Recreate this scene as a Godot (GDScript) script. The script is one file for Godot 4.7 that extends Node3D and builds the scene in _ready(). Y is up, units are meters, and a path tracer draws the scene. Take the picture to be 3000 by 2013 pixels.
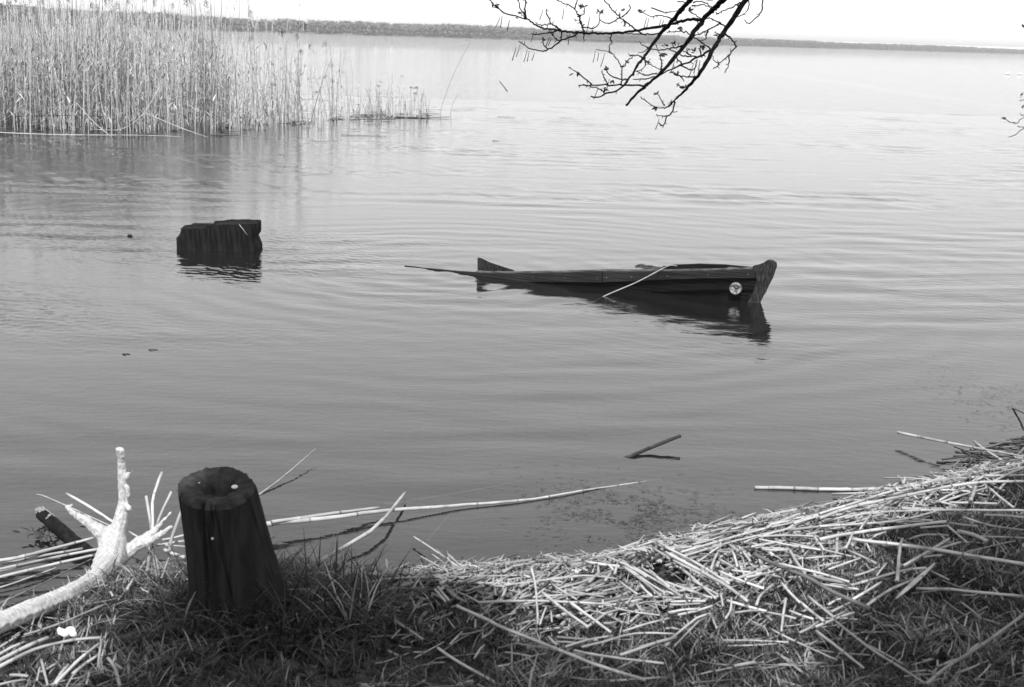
extends Node3D

# Sunken rowing boat by a reedy lake shore. Metres, y up, still water at y = 0.

const SHORE_X := [-60,-8,-3.2,-2.004,-1.696,-1.534,-1.429,-1.236,-.989,-.752,-.578,-.413,-.252,-.004,0.251,0.463,0.615,0.81,1.117,1.446,1.801,2.187,2.577,3.1,4.2,5.5,8,20,60]
const SHORE_Z := [-1,-2.6,-3.7,-4.301,-4.476,-4.667,-4.837,-5.026,-5.115,-5.09,-5.024,-5.021,-5.079,-5.154,-5.213,-5.337,-5.475,-5.612,-5.816,-6.034,-6.275,-6.548,-6.842,-7.3,-9.2,-11,-13,-16,-22]
const SUN_TO := Vector3(-0.0644, 0.788, 0.6123)

var rng := RandomNumberGenerator.new()
var taken := {}
var M := {}
var bumps := FastNoiseLite.new()


# ---------------------------------------------------------------- helpers
func grey(v: float) -> Color:
	return Color(v, v, v).linear_to_srgb()


func lin(v: float) -> Color:
	return Color(v, v, v)


func numbered(called: String) -> String:
	if not taken.has(called):
		taken[called] = 0
		return called
	taken[called] += 1
	return "%s_%03d" % [called, taken[called]]


func tag(o: Node, label: String, category := "", group := "", kind := "") -> void:
	if label:
		o.set_meta("label", label)
	if category:
		o.set_meta("category", category)
	if group:
		o.set_meta("group", group)
	if kind:
		o.set_meta("kind", kind)


func base(called: String, at: Vector3) -> Node3D:
	var o := Node3D.new()
	o.name = numbered(called)
	add_child(o)
	o.position = at
	return o


func put(called: String, mesh: Mesh, m: Material, parent: Node = null, at := Vector3.ZERO) -> MeshInstance3D:
	var o := MeshInstance3D.new()
	o.mesh = mesh
	o.material_override = m
	if parent == null:
		o.name = numbered(called)
		add_child(o)
	else:
		o.name = called
		parent.add_child(o, true)
	o.position = at
	return o


func noise_tex(size: int, freq: float, lo: float, hi: float, octaves := 4, seed_of := 1) -> ImageTexture:
	var n := FastNoiseLite.new()
	n.noise_type = FastNoiseLite.TYPE_SIMPLEX
	n.frequency = freq
	n.seed = seed_of
	n.fractal_octaves = octaves
	var im := n.get_seamless_image(size, size)
	im.convert(Image.FORMAT_RGB8)
	var out := Image.create(size, size, false, Image.FORMAT_RGB8)
	for y in size:
		for x in size:
			var v: float = lerp(lo, hi, smoothstep(0.15, 0.85, im.get_pixel(x, y).r))
			out.set_pixel(x, y, Color(v, v, v))
	return ImageTexture.create_from_image(out)


func plain(v: float, rough := 0.9, spec := 0.25) -> StandardMaterial3D:
	var m := StandardMaterial3D.new()
	m.albedo_color = grey(v)
	m.roughness = rough
	m.metallic_specular = spec
	return m


func grained(v: float, tex: Texture2D, scale_of: Vector3, rough := 0.9, spec := 0.25, relief := 0.0, world := true) -> StandardMaterial3D:
	var m := plain(v, rough, spec)
	m.albedo_texture = tex
	m.uv1_triplanar = true
	m.uv1_world_triplanar = world
	m.uv1_scale = scale_of
	if relief > 0.0:
		m.heightmap_enabled = true
		m.heightmap_texture = tex
		m.heightmap_scale = relief
	return m


func tinted(rough := 0.85, spec := 0.25) -> StandardMaterial3D:
	var m := plain(1.0, rough, spec)
	m.vertex_color_use_as_albedo = true
	return m


# a skin over rows of points; every row has the same number of points
func skin(st: SurfaceTool, rows: Array, closed: bool, colors: Array = []) -> void:
	for i in rows.size() - 1:
		var a: PackedVector3Array = rows[i]
		var b: PackedVector3Array = rows[i + 1]
		var n := a.size()
		for j in (n if closed else n - 1):
			var k := (j + 1) % n
			for q in [[a[j], i], [b[j], i + 1], [b[k], i + 1], [a[j], i], [b[k], i + 1], [a[k], i]]:
				if colors.size():
					st.set_color(colors[q[1]])
				st.add_vertex(q[0])


func fan(st: SurfaceTool, ring: PackedVector3Array, centre: Vector3, flip := false) -> void:
	for j in ring.size():
		var k := (j + 1) % ring.size()
		st.add_vertex(centre)
		st.add_vertex(ring[k] if flip else ring[j])
		st.add_vertex(ring[j] if flip else ring[k])


func begun(smooth := true) -> SurfaceTool:
	var st := SurfaceTool.new()
	st.begin(Mesh.PRIMITIVE_TRIANGLES)
	st.set_smooth_group(0 if smooth else -1)
	return st


func ended(st: SurfaceTool) -> ArrayMesh:
	st.generate_normals()
	st.index()
	return st.commit()


func smooth_path(p: PackedVector3Array, step: float) -> PackedVector3Array:
	var c := Curve3D.new()
	c.bake_interval = step
	for i in p.size():
		var t := (p[mini(i + 1, p.size() - 1)] - p[maxi(i - 1, 0)]) / 6.0
		c.add_point(p[i], -t, t)
	return c.get_baked_points()


# a tapering tube along a path
func tube(st: SurfaceTool, p: PackedVector3Array, r0: float, r1: float, sides := 6, tone := -1.0, wobble := 0.0, knots := 0.0, capped := true) -> void:
	var rows := []
	var colors := []
	var n := p.size()
	var up := Vector3.UP
	var dir0 := (p[1] - p[0]).normalized()
	if absf(dir0.dot(up)) > 0.9:
		up = Vector3.RIGHT
	var side := dir0.cross(up).normalized()
	var gone := 0.0
	var next_knot := rng.randf_range(0.3, 1.0) * knots
	var shade := tone * rng.randf_range(0.9, 1.1)
	for i in n:
		var d := (p[mini(i + 1, n - 1)] - p[maxi(i - 1, 0)]).normalized()
		side = (side - d * side.dot(d)).normalized()
		var other := d.cross(side)
		var r := lerpf(r0, r1, float(i) / (n - 1)) * (1.0 + rng.randf_range(-wobble, wobble))
		var c := shade * rng.randf_range(0.82, 1.1) * (rng.randf_range(0.5, 0.8) if rng.randf() < 0.07 else 1.0)
		if i > 0:
			gone += p[i].distance_to(p[i - 1])
		if knots > 0.0 and gone >= next_knot and i < n - 1:
			next_knot = gone + knots * rng.randf_range(0.8, 1.25)
			shade = tone * rng.randf_range(0.72, 1.15)
			var back := d * 0.0035
			var dull := rng.randf_range(0.3, 0.8)
			for q in [[-1.5, 1.0, c], [-0.8, 1.06, c * dull], [0.8, 1.1, c * dull], [1.5, 1.0, shade]]:
				var ring := PackedVector3Array()
				for j in sides:
					var g := TAU * j / sides
					ring.append(p[i] + back * q[0] + (side * cos(g) + other * sin(g)) * r * q[1])
				rows.append(ring)
				colors.append(lin(q[2]))
			continue
		var ring2 := PackedVector3Array()
		for j in sides:
			var g2 := TAU * j / sides
			ring2.append(p[i] + (side * cos(g2) + other * sin(g2)) * r)
		rows.append(ring2)
		colors.append(lin(c))
	skin(st, rows, true, colors if tone >= 0.0 else [])
	if capped:
		if tone >= 0.0:
			st.set_color(lin(tone * 0.3))
		fan(st, rows[0], p[0], false)
		fan(st, rows[-1], p[n - 1], true)


# a flat outline given a thickness
func slab(outline: PackedVector2Array, ax: Vector3, ay: Vector3, depth: Vector3) -> ArrayMesh:
	var st := begun(false)
	var ids := Geometry2D.triangulate_polygon(outline)
	for f in [0, 1]:
		for k in range(0, ids.size(), 3):
			for j in [0, 1, 2]:
				var q: Vector2 = outline[ids[k + (j if f == 0 else 2 - j)]]
				st.add_vertex(ax * q.x + ay * q.y + depth * (0.5 if f else -0.5))
	for i in outline.size():
		var a: Vector2 = outline[i]
		var b: Vector2 = outline[(i + 1) % outline.size()]
		var a0 := ax * a.x + ay * a.y - depth * 0.5
		var b0 := ax * b.x + ay * b.y - depth * 0.5
		for v in [a0, b0, b0 + depth, a0, b0 + depth, a0 + depth]:
			st.add_vertex(v)
	return ended(st)


func leaf_strip(st: SurfaceTool, p: PackedVector3Array, w: float, across: Vector3, tone: float) -> void:
	var n := p.size()
	for i in n - 1:
		var w0 := w * sin(PI * clampf(0.12 + 0.88 * float(i) / (n - 1), 0, 1)) * 0.5
		var w1 := w * sin(PI * clampf(0.12 + 0.88 * float(i + 1) / (n - 1), 0, 1)) * 0.5
		st.set_color(lin(tone))
		for v in [p[i] - across * w0, p[i + 1] - across * w1, p[i + 1] + across * w1, p[i] - across * w0, p[i + 1] + across * w1, p[i] + across * w0]:
			st.add_vertex(v)


func dense(p: PackedVector3Array, step: float) -> PackedVector3Array:
	var out := PackedVector3Array([p[0]])
	for i in p.size() - 1:
		var n := maxi(1, int(p[i].distance_to(p[i + 1]) / step))
		for k in n:
			out.append(p[i].lerp(p[i + 1], (k + 1.0) / n))
	return out


func vecs(a: Array) -> PackedVector3Array:
	var p := PackedVector3Array()
	for i in range(0, a.size(), 3):
		p.append(Vector3(a[i], a[i + 1], a[i + 2]))
	return p


# ---------------------------------------------------------------- the bank
func shore(x: float) -> float:
	for i in SHORE_X.size() - 1:
		if x <= SHORE_X[i + 1]:
			return lerpf(SHORE_Z[i], SHORE_Z[i + 1], clampf((x - SHORE_X[i]) / (SHORE_X[i + 1] - SHORE_X[i]), 0.0, 1.0))
	return SHORE_Z[-1]


func bank(x: float, z: float) -> float:
	var s := z - shore(x)
	if s < 0.0:
		return -0.015 - 0.55 * (1.0 - exp(s / 1.6)) - 0.12 * clampf(-s - 3.0, 0.0, 10.0)
	return -0.015 + 0.17 * smoothstep(0.0, 0.75, s) + 0.05 * minf(s, 4.0) + 0.03 * smoothstep(0.0, 0.12, s)


func bank_rough(x: float, z: float) -> float:
	return bank(x, z) + 0.012 * bumps.get_noise_2d(x * 40.0, z * 40.0) + 0.018 * bumps.get_noise_2d(x * 9.0, z * 9.0)


func spread(dense_lo: float, dense_hi: float, step: float, lo: float, hi: float) -> PackedFloat32Array:
	var a := PackedFloat32Array()
	var out := []
	var v := dense_lo
	var s := step
	while v > lo:
		s *= 1.35
		v = maxf(v - s, lo)
		out.append(v)
	out.reverse()
	for q in out:
		a.append(q)
	v = dense_lo
	while v < dense_hi:
		a.append(v)
		v += step
	s = step
	while v < hi:
		a.append(v)
		s *= 1.35
		v = minf(v + s, hi)
	a.append(hi)
	return a


func build_ground() -> void:
	var xs := spread(-2.6, 3.4, 0.045, -4000.0, 4000.0)
	var zs := spread(-8.0, -2.6, 0.045, -4000.0, 1500.0)
	var v := PackedVector3Array()
	var ids := PackedInt32Array()
	for z in zs:
		for x in xs:
			v.append(Vector3(x, bank_rough(x, z) if absf(x) < 90.0 else bank(x, z), z))
	var w := xs.size()
	for i in zs.size() - 1:
		for j in w - 1:
			var a := i * w + j
			ids.append_array([a, a + 1, a + w + 1, a, a + w + 1, a + w])
	var st := SurfaceTool.new()
	var arrays := []
	arrays.resize(Mesh.ARRAY_MAX)
	arrays[Mesh.ARRAY_VERTEX] = v
	arrays[Mesh.ARRAY_INDEX] = ids
	var am := ArrayMesh.new()
	am.add_surface_from_arrays(Mesh.PRIMITIVE_TRIANGLES, arrays)
	st.create_from(am, 0)
	st.generate_normals()
	var o := put("ground", st.commit(), M.soil)
	tag(o, "", "", "", "structure")


# ---------------------------------------------------------------- the lake
var waves := []
var calm := FastNoiseLite.new()


func lake_at(x: float, z: float) -> Array:
	# height and slope of the water
	var patch := clampf(0.62 + 1.5 * calm.get_noise_2d(x * 3.0, z * 5.0), 0.1, 1.6)
	patch *= lerpf(0.35, 1.0, smoothstep(-5.5, -10.5, z))
	patch *= lerpf(0.42, 1.0, smoothstep(0.5, 2.6, Vector2(x - 1.3, (z + 10.4) * 1.6).length()))
	var fine := patch * (0.45 + 1.0 * smoothstep(0.5, -3.5, x)) * smoothstep(-6.5, -10.0, z)
	var h := 0.0
	var gx := 0.0
	var gz := 0.0
	var bend := 1.6 * calm.get_noise_2d(x * 9.0 + 70.0, z * 9.0)
	var bend2 := 2.2 * calm.get_noise_2d(x * 22.0 + 10.0, z * 22.0)
	for w in waves:
		var a: float = w[2] * (fine if w[4] else patch)
		var t: float = w[0] * x + w[1] * z + w[3] + (bend2 if w[4] else bend)
		h += a * sin(t)
		var c := a * cos(t)
		gx += c * w[0]
		gz += c * w[1]
	# rings spreading from the boat and the stump
	for q in [[-0.9, -12.2, 26.0, 0.0012, 2.2], [1.9, -11.0, 24.0, 0.0006, 2.4], [-2.72, -13.1, 30.0, 0.001, 2.0], [0.6, -11.6, 21.0, 0.0006, 4.0], [-0.4, -12.1, 15.5, 0.0026, 3.6]]:
		var dx: float = x - q[0]
		var dz: float = z - q[1]
		var r := sqrt(dx * dx + dz * dz) + 0.001
		if r < 9.0:
			var a2: float = q[3] * exp(-r / q[4]) * (0.6 + 0.4 * sin(dx * 0.9 + dz * 1.7))
			var t2: float = q[2] * r + 2.0 * calm.get_noise_2d(x * 14.0, z * 14.0)
			h += a2 * sin(t2)
			var c2: float = a2 * cos(t2) * q[2] / r
			gx += c2 * dx
			gz += c2 * dz
	return [h, gx, gz]


func lake_tile(v: PackedVector3Array, nn: PackedVector3Array, ids: PackedInt32Array, x0: float, x1: float, z0: float, z1: float, cell: float) -> void:
	var w := int(ceil((x1 - x0) / cell)) + 1
	var d := int(ceil((z1 - z0) / cell)) + 1
	var first := v.size()
	for i in d:
		var z := lerpf(z0, z1, float(i) / (d - 1))
		for j in w:
			var x := lerpf(x0, x1, float(j) / (w - 1))
			var q := lake_at(x, z)
			v.append(Vector3(x, q[0], z))
			nn.append(Vector3(-q[1], 1.0, -q[2]).normalized())
	for i in d - 1:
		for j in w - 1:
			var a := first + i * w + j
			ids.append_array([a, a + 1, a + w + 1, a, a + w + 1, a + w])


func build_lake() -> void:
	calm.seed = 4
	calm.frequency = 0.06
	calm.fractal_octaves = 2
	for k in 24:
		var small := k >= 11
		var lam := rng.randf_range(0.07, 0.17) if small else rng.randf_range(0.2, 0.95)
		var ang := rng.randfn(0.1, 0.6 if small else 0.34)
		var kk := TAU / lam
		var slope := 0.0135 if small else 0.0085
		waves.append([kk * sin(ang), kk * cos(ang), slope / kk, rng.randf() * TAU, small])
	var v := PackedVector3Array()
	var nn := PackedVector3Array()
	var ids := PackedInt32Array()
	lake_tile(v, nn, ids, -5.0, 5.0, -10.0, -3.4, 0.03)
	lake_tile(v, nn, ids, -8.0, 8.0, -18.0, -10.0, 0.045)
	var near_end := ids.size()
	lake_tile(v, nn, ids, -19.0, 19.0, -46.0, -18.0, 0.11)
	var mid_end := ids.size()
	var r := 3900.0
	for q in [[-r, -5.0, -10.0, 0.5], [5.0, r, -10.0, 0.5], [-r, -8.0, -18.0, -10.0], [8.0, r, -18.0, -10.0], [-r, -19.0, -46.0, -18.0], [19.0, r, -46.0, -18.0], [-r, r, -3900.0, -46.0]]:
		var f := v.size()
		for c in [[0, 2], [1, 2], [1, 3], [0, 3]]:
			v.append(Vector3(q[c[0]], 0.0, q[c[1]]))
			nn.append(Vector3.UP)
		ids.append_array([f, f + 1, f + 2, f, f + 2, f + 3])
	var arrays := []
	arrays.resize(Mesh.ARRAY_MAX)
	arrays[Mesh.ARRAY_VERTEX] = v
	arrays[Mesh.ARRAY_NORMAL] = nn
	arrays[Mesh.ARRAY_INDEX] = ids
	var am := ArrayMesh.new()
	arrays[Mesh.ARRAY_INDEX] = ids.slice(0, near_end)
	am.add_surface_from_arrays(Mesh.PRIMITIVE_TRIANGLES, arrays)
	arrays[Mesh.ARRAY_INDEX] = ids.slice(near_end, mid_end)
	am.add_surface_from_arrays(Mesh.PRIMITIVE_TRIANGLES, arrays)
	arrays[Mesh.ARRAY_INDEX] = ids.slice(mid_end)
	am.add_surface_from_arrays(Mesh.PRIMITIVE_TRIANGLES, arrays)
	var n := FastNoiseLite.new()
	n.seed = 11
	n.noise_type = FastNoiseLite.TYPE_SIMPLEX
	n.frequency = 0.026
	n.fractal_octaves = 4
	n.fractal_gain = 0.55
	var im := n.get_seamless_image(1024, 1024)
	im.convert(Image.FORMAT_RGBA8)
	im.bump_map_to_normal_map(4.0)
	var m := StandardMaterial3D.new()
	m.albedo_color = Color(grey(0.016), 0.74)
	m.transparency = BaseMaterial3D.TRANSPARENCY_ALPHA
	m.roughness = 0.03
	m.metallic_specular = 0.5
	m.normal_enabled = true
	m.normal_texture = ImageTexture.create_from_image(im)
	m.normal_scale = 0.065
	m.uv1_triplanar = true
	m.uv1_world_triplanar = true
	m.uv1_scale = Vector3(0.16, 0.5, 0.42)
	var open := m.duplicate()
	open.normal_scale = 0.3
	open.uv1_scale = Vector3(0.03, 0.5, 0.08)
	am.surface_set_material(0, m)
	var middle := m.duplicate()
	middle.normal_scale = 0.13
	am.surface_set_material(1, middle)
	am.surface_set_material(2, open)
	var o := put("water", am, null)
	tag(o, "", "", "", "structure")


# ---------------------------------------------------------------- far shore
func build_far_shore() -> void:
	var st := begun(true)
	var rows := []
	var line := []
	var bed := PackedVector3Array()
	for i in 121:
		var t := lerpf(-1.1, 1.1, i / 120.0)
		var d := 1150.0 * exp(1.75 * t) if t > 0.0 else 1150.0 * exp(1.0 * t)
		d = minf(d, 2900.0) + 14.0 * sin(i * 0.9) + 9.0 * sin(i * 2.3)
		line.append(Vector3(t * d, 0.0, -d))
	for k in 6:
		var row := PackedVector3Array()
		for i in line.size():
			var p: Vector3 = line[i]
			var out: Vector3 = Vector3(p.x, 0, p.z).normalized()
			row.append(p + out * [0.0, 4.0, 25.0, 80.0, 220.0, 900.0][k] + Vector3.UP * ([-0.6, 0.7, 1.4, 2.4, 3.2, 2.0][k] + (0.8 * sin(i * 0.7 + k) if k > 2 else 0.0)))
		rows.append(row)
	skin(st, rows, false)
	var o := put("hills", ended(st), M.far_ground)
	tag(o, "", "", "", "structure")
	# a wood along it, too far off to tell the trees apart
	var crown := begun(false)
	for k in 46:
		var g := rng.randf() * TAU
		var y := rng.randf_range(0.12, 1.0)
		var rad := 0.5 * sqrt(maxf(0.02, 1.0 - pow((y - 0.5) / 0.52, 2.0)))
		var c := Vector3(cos(g) * rad, y, sin(g) * rad)
		for f in 4:
			var a := c + Vector3(rng.randfn(0, 0.1), rng.randfn(0, 0.1), rng.randfn(0, 0.1))
			crown.add_vertex(a)
			crown.add_vertex(a + Vector3(rng.randfn(0, 0.17), rng.randfn(0, 0.15), rng.randfn(0, 0.17)))
			crown.add_vertex(a + Vector3(rng.randfn(0, 0.17), rng.randfn(0, 0.15), rng.randfn(0, 0.17)))
	var mesh := ended(crown)
	var xf := []
	for i in line.size() - 1:
		var p: Vector3 = line[i]
		var q: Vector3 = line[i + 1]
		var n := int(p.distance_to(q) / 1.15)
		n = mini(n, 150)
		var low := -p.z
		for k in n:
			var at := p.lerp(q, rng.randf())
			var out: Vector3 = Vector3(at.x, 0, at.z).normalized()
			at += out * (3.0 + absf(rng.randfn(0, 16.0)))
			var hgt := rng.randf_range(5.6, 7.6) * (1.0 + 0.07 * sin(i * 0.35) + 0.05 * sin(i * 1.1 + 1.0)) * lerpf(1.08, 0.62, clampf((low - 700.0) / 1700.0, 0, 1))
			var wid := hgt * rng.randf_range(0.7, 1.3)
			xf.append(Transform3D(Basis(Vector3.UP, rng.randf() * TAU).scaled(Vector3(wid, hgt, wid)), at + Vector3.UP * 0.6))
	var mm := MultiMesh.new()
	mm.transform_format = MultiMesh.TRANSFORM_3D
	mm.mesh = mesh
	mm.instance_count = xf.size()
	for i in xf.size():
		mm.set_instance_transform(i, xf[i])
	var w := MultiMeshInstance3D.new()
	w.name = "distant_woodland"
	w.multimesh = mm
	w.material_override = M.far_leaf
	add_child(w)
	tag(w, "low grey wood along the far shore of the lake", "wood", "", "stuff")


# ---------------------------------------------------------------- reed bed
func reed_mesh(tall: float, lean: float, tone: float, plume: bool, leaves: int) -> ArrayMesh:
	var st := begun(true)
	var p := PackedVector3Array()
	var n := 9
	var bend := Vector3(cos(lean * 40.0), 0, sin(lean * 40.0))
	for i in n:
		var t := float(i) / (n - 1)
		p.append(Vector3(0, -0.5 + (tall + 0.5) * t, 0) + bend * lean * t * t * tall + Vector3(rng.randfn(0, 0.006), 0, rng.randfn(0, 0.006)))
	tube(st, p, 0.0085, 0.0035, 5, tone, 0.05, 0.0, true)
	for k in leaves:
		var t := rng.randf_range(0.25, 0.95)
		var at := p[int(t * (n - 1))]
		var g := rng.randf() * TAU
		var d := Vector3(cos(g), 0, sin(g))
		var l := rng.randf_range(0.16, 0.42)
		var q := PackedVector3Array()
		var droop := rng.randf_range(0.2, 1.2)
		for s in 6:
			var u := s / 5.0
			q.append(at + d * l * u * 0.6 + Vector3.UP * l * (0.7 * u - droop * u * u))
		leaf_strip(st, q, rng.randf_range(0.012, 0.024), d.cross(Vector3.UP), tone * rng.randf_range(0.7, 1.15))
	if plume:
		var top := p[n - 1]
		for k in 26:
			var g := rng.randf() * TAU
			var d := (bend * 1.2 + Vector3(cos(g) * 0.7, rng.randf_range(-0.5, 0.9), sin(g) * 0.7)).normalized()
			var q := PackedVector3Array()
			var l := rng.randf_range(0.07, 0.17)
			var at := top.lerp(p[n - 2], rng.randf() * 0.45)
			for s in 4:
				var u := s / 3.0
				q.append(at + d * l * u - Vector3.UP * l * 0.5 * u * u)
			leaf_strip(st, q, 0.014, d.cross(Vector3(0.3, 1, 0.2)).normalized(), tone * 0.35)
	return ended(st)


func reed_front(x: float) -> float:
	# near edge of the bed; it stretches away to the right
	return -26.0 - 2.0 * smoothstep(-10.0, -6.0, x) - 6.5 * smoothstep(-6.2, -3.4, x) - 2.0 * smoothstep(-3.4, -1.5, x) + 0.5 * sin(x * 2.3) + 0.3 * sin(x * 5.1)


func build_reeds() -> void:
	var kinds := []
	for k in 10:
		kinds.append(reed_mesh([2.15, 2.4, 2.0, 2.75, 1.7, 2.2, 1.4, 2.6, 0.9, 1.9][k], [0.03, 0.05, 0.08, 0.02, 0.12, 0.06, 0.1, 0.04, 0.2, 0.09][k], [0.55, 0.5, 0.58, 0.46, 0.6, 0.52, 0.56, 0.28, 0.5, 0.24][k], k == 3, [6, 7, 5, 5, 6, 7, 4, 5, 4, 3][k]))
	# the stalks of the near edge, one by one
	var label := ["pale dry reed at the near edge of the reed bed", "tall reed with dark drooping plume in the reed bed", "dark weathered reed standing among the pale reeds", "short broken pale reed stub before the reed bed"]
	for i in 270:
		var u := pow(rng.randf(), 0.8)
		var x := lerpf(-10.4, -2.2, u)
		var z := reed_front(x) - rng.randfn(0.35, 0.95)
		var pick := rng.randi() % 10
		var o := put("reed", kinds[pick], M.reed, null, Vector3(x, 0, z))
		o.rotation = Vector3(rng.randfn(0, 0.03), rng.randf() * TAU, rng.randfn(0, 0.03))
		var s := rng.randf_range(0.8, 1.1) * (1.0 if x < -5.0 else rng.randf_range(0.3, 0.95) if x < -3.9 else rng.randf_range(0.12, 0.38))
		o.scale = Vector3(1, s, 1)
		var k := 1 if pick == 3 else 2 if pick in [7, 9] else 3 if pick in [6, 8] else 0
		var spot := " by the left picture edge" if x < -8.6 else " left of the stump" if x < -6.9 else " straight above the stump" if x < -5.4 else " right of the stump" if x < -3.9 else " at its thin right end"
		tag(o, label[k] + spot, "reed", ["reeds at the near edge of the reed bed", "plumed reeds of the reed bed", "dark reeds of the reed bed", "broken reed stubs before the reed bed"][k])
	# the bed behind them
	var mms := []
	for k in 10:
		mms.append([])
	for i in 8200:
		var u := rng.randf()
		var x := lerpf(-13.5, -3.0, pow(u, 1.4))
		var deep := absf(rng.randfn(0, 1.0)) * lerpf(6.0, 1.6, smoothstep(-7.5, -4.2, x)) + 0.5
		var z := reed_front(x) - deep
		if x > -9.0 and rng.randf() < smoothstep(-8.0, -4.3, x) * 0.955:
			continue
		var far := z / reed_front(x)
		var s := rng.randf_range(0.75, 1.12) * (1.0 if x < -6.0 else rng.randf_range(0.3, 1.05) if x < -4.0 else rng.randf_range(0.15, 0.45))
		var pick := rng.randi() % 10
		if pick == 3 and rng.randf() < 0.6:
			pick = 1
		if rng.randf() < 0.035:
			s *= 0.5
			mms[pick].append(Transform3D(Basis.from_euler(Vector3(rng.randfn(0, 0.5), rng.randf() * TAU, rng.randfn(0, 0.5))).scaled(Vector3(1, s, 1)), Vector3(x * far, 0, z)))
			continue
		mms[pick].append(Transform3D(Basis.from_euler(Vector3(rng.randfn(0, 0.075), rng.randf() * TAU, rng.randfn(0, 0.075))).scaled(Vector3(1, s, 1)), Vector3(x * far, 0, z)))
	var bed := base("reed_bed", Vector3.ZERO)
	tag(bed, "dense pale dry reeds standing in the shallow lake", "reed bed", "", "stuff")
	for k in 10:
		var mm := MultiMesh.new()
		mm.transform_format = MultiMesh.TRANSFORM_3D
		mm.mesh = kinds[k]
		mm.instance_count = mms[k].size()
		for i in mms[k].size():
			mm.set_instance_transform(i, mms[k][i])
		var w := MultiMeshInstance3D.new()
		w.name = "stems"
		w.multimesh = mm
		w.material_override = M.reed
		bed.add_child(w, true)
		tag(w, "", "", "", "stuff")
	# fallen and leaning stalks along its foot
	var fallen := [
		["long white reed lying on the water along the foot of the reed bed", [-10.2, 0.06, -25.6, -8.4, 0.03, -25.7, -6.9, 0.05, -25.9, -6.2, 0.02, -26.3], 0.009, 0.6],
		["pale reed leaning left out of the water at the foot of the bed", [-7.4, 0.0, -26.0, -7.7, 0.25, -26.0, -8.05, 0.6, -26.1], 0.008, 0.55],
		["pale bent reed leaning over the water before the bed", [-6.6, 0.9, -26.4, -6.9, 0.4, -26.3, -7.3, 0.12, -26.3, -7.9, 0.1, -26.4], 0.008, 0.55],
		["pale reed fallen slantwise at the middle of the bed", [-6.9, 0.42, -26.5, -6.3, 0.2, -26.4, -5.7, 0.02, -26.3], 0.008, 0.58],
		["dark reed leaning far left beside the thin end of the bed", [-4.2, 0.0, -28.6, -4.0, 0.8, -28.7, -3.75, 1.5, -28.8], 0.006, 0.14],
		["dark reed floating flat before the thin end of the bed", [-3.5, 0.01, -28.2, -2.6, 0.01, -28.2], 0.006, 0.06],
		["short dark reed floating beneath the middle of the bed", [-5.8, 0.01, -27.0, -5.3, 0.02, -27.0], 0.01, 0.06],
		["dark waterlogged stalk floating at the right end of the bed", [-3.9, 0.01, -33.2, -2.9, 0.03, -33.6], 0.01, 0.06],
		["thin dark stalk floating beyond the right end of the bed", [-3.0, 0.01, -34.6, -2.3, 0.01, -34.9, -1.7, 0.04, -35.1], 0.014, 0.07],
		["lone thin reed leaning right, farthest right of the bed", [-1.98, -0.2, -36.2, -1.95, 0.25, -36.2, -1.6, 1.2, -36.2, -1.25, 1.85, -36.2], 0.006, 0.2],
		["short thin reed leaning right next to the lone leaning reed", [-1.75, -0.1, -36.2, -1.68, 0.3, -36.2, -1.55, 0.55, -36.2], 0.006, 0.18],
		["short dark stick floating on open water past the bed", [-0.55, 0.01, -36.4, -0.1, 0.01, -36.4], 0.005, 0.1],
		["tiny dark stick floating on open water beneath the hanging branches", [1.05, 0.01, -36.9, 1.4, 0.01, -36.9], 0.004, 0.1],
		["black stalk lying at the foot of the leftmost reeds", [-9.6, 0.25, -26.9, -8.4, 0.3, -26.9, -7.9, 0.3, -27.0], 0.01, 0.07]]
	for f in fallen:
		var st := begun(true)
		var p := vecs(f[1])
		var c := p[0]
		for i in p.size():
			p[i] -= c
		tube(st, smooth_path(p, 0.15), f[2], f[2] * 0.6, 6, f[3], 0.05)
		var o := put("fallen_reed", ended(st), M.reed, null, c)
		tag(o, f[0], "reed", "fallen reeds around the reed bed")
	# a dark plume on a hair-thin stem over open water
	var lone := base("plumed_reed", Vector3(-0.62, 0.0, -37.0))
	tag(lone, "small dark reed plume on a hair thin stem over open water", "reed")
	var ls := begun(true)
	tube(ls, smooth_path(PackedVector3Array([Vector3(-0.25, -0.3, 0), Vector3(-0.2, 0.4, 0), Vector3(-0.08, 0.86, 0), Vector3(0.08, 0.9, 0), Vector3(0.22, 0.74, 0)]), 0.06), 0.0022, 0.0016, 5, 0.45)
	put("stem", ended(ls), M.reed, lone)
	var lp := begun(true)
	for k in 30:
		var q := PackedVector3Array()
		var from := Vector3(lerpf(0.08, 0.27, rng.randf()), 0.0, 0)
		from.y = lerpf(0.89, 0.66, (from.x - 0.08) / 0.19)
		var d := Vector3(0.6, -0.7, rng.randfn(0, 0.35)).normalized() + Vector3(0, rng.randfn(0, 0.12), 0)
		for s in 4:
			q.append(from + d * 0.1 * s / 3.0)
		leaf_strip(lp, q, 0.016, d.cross(Vector3(0.2, 0.3, 1)).normalized(), rng.randf_range(0.04, 0.1))
	put("plume", ended(lp), M.reed, lone)
	# litter floating between the stems
	var lt := begun(true)
	for i in 90:
		var x := lerpf(-10.5, -2.4, pow(rng.randf(), 0.9))
		var z := reed_front(x) - rng.randf_range(-0.5, 2.2)
		var l := rng.randf_range(0.08, 0.5)
		var g := rng.randfn(0, 0.35)
		var d := Vector3(cos(g), rng.randfn(0, 0.04), sin(g)) * l
		tube(lt, PackedVector3Array([Vector3(x, 0.01, z), Vector3(x, 0.02, z) + d * 0.5, Vector3(x, 0.012, z) + d]), 0.007, 0.005, 4, rng.randf_range(0.03, 0.2))
	var lo := put("reed_debris", ended(lt), M.reed)
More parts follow.
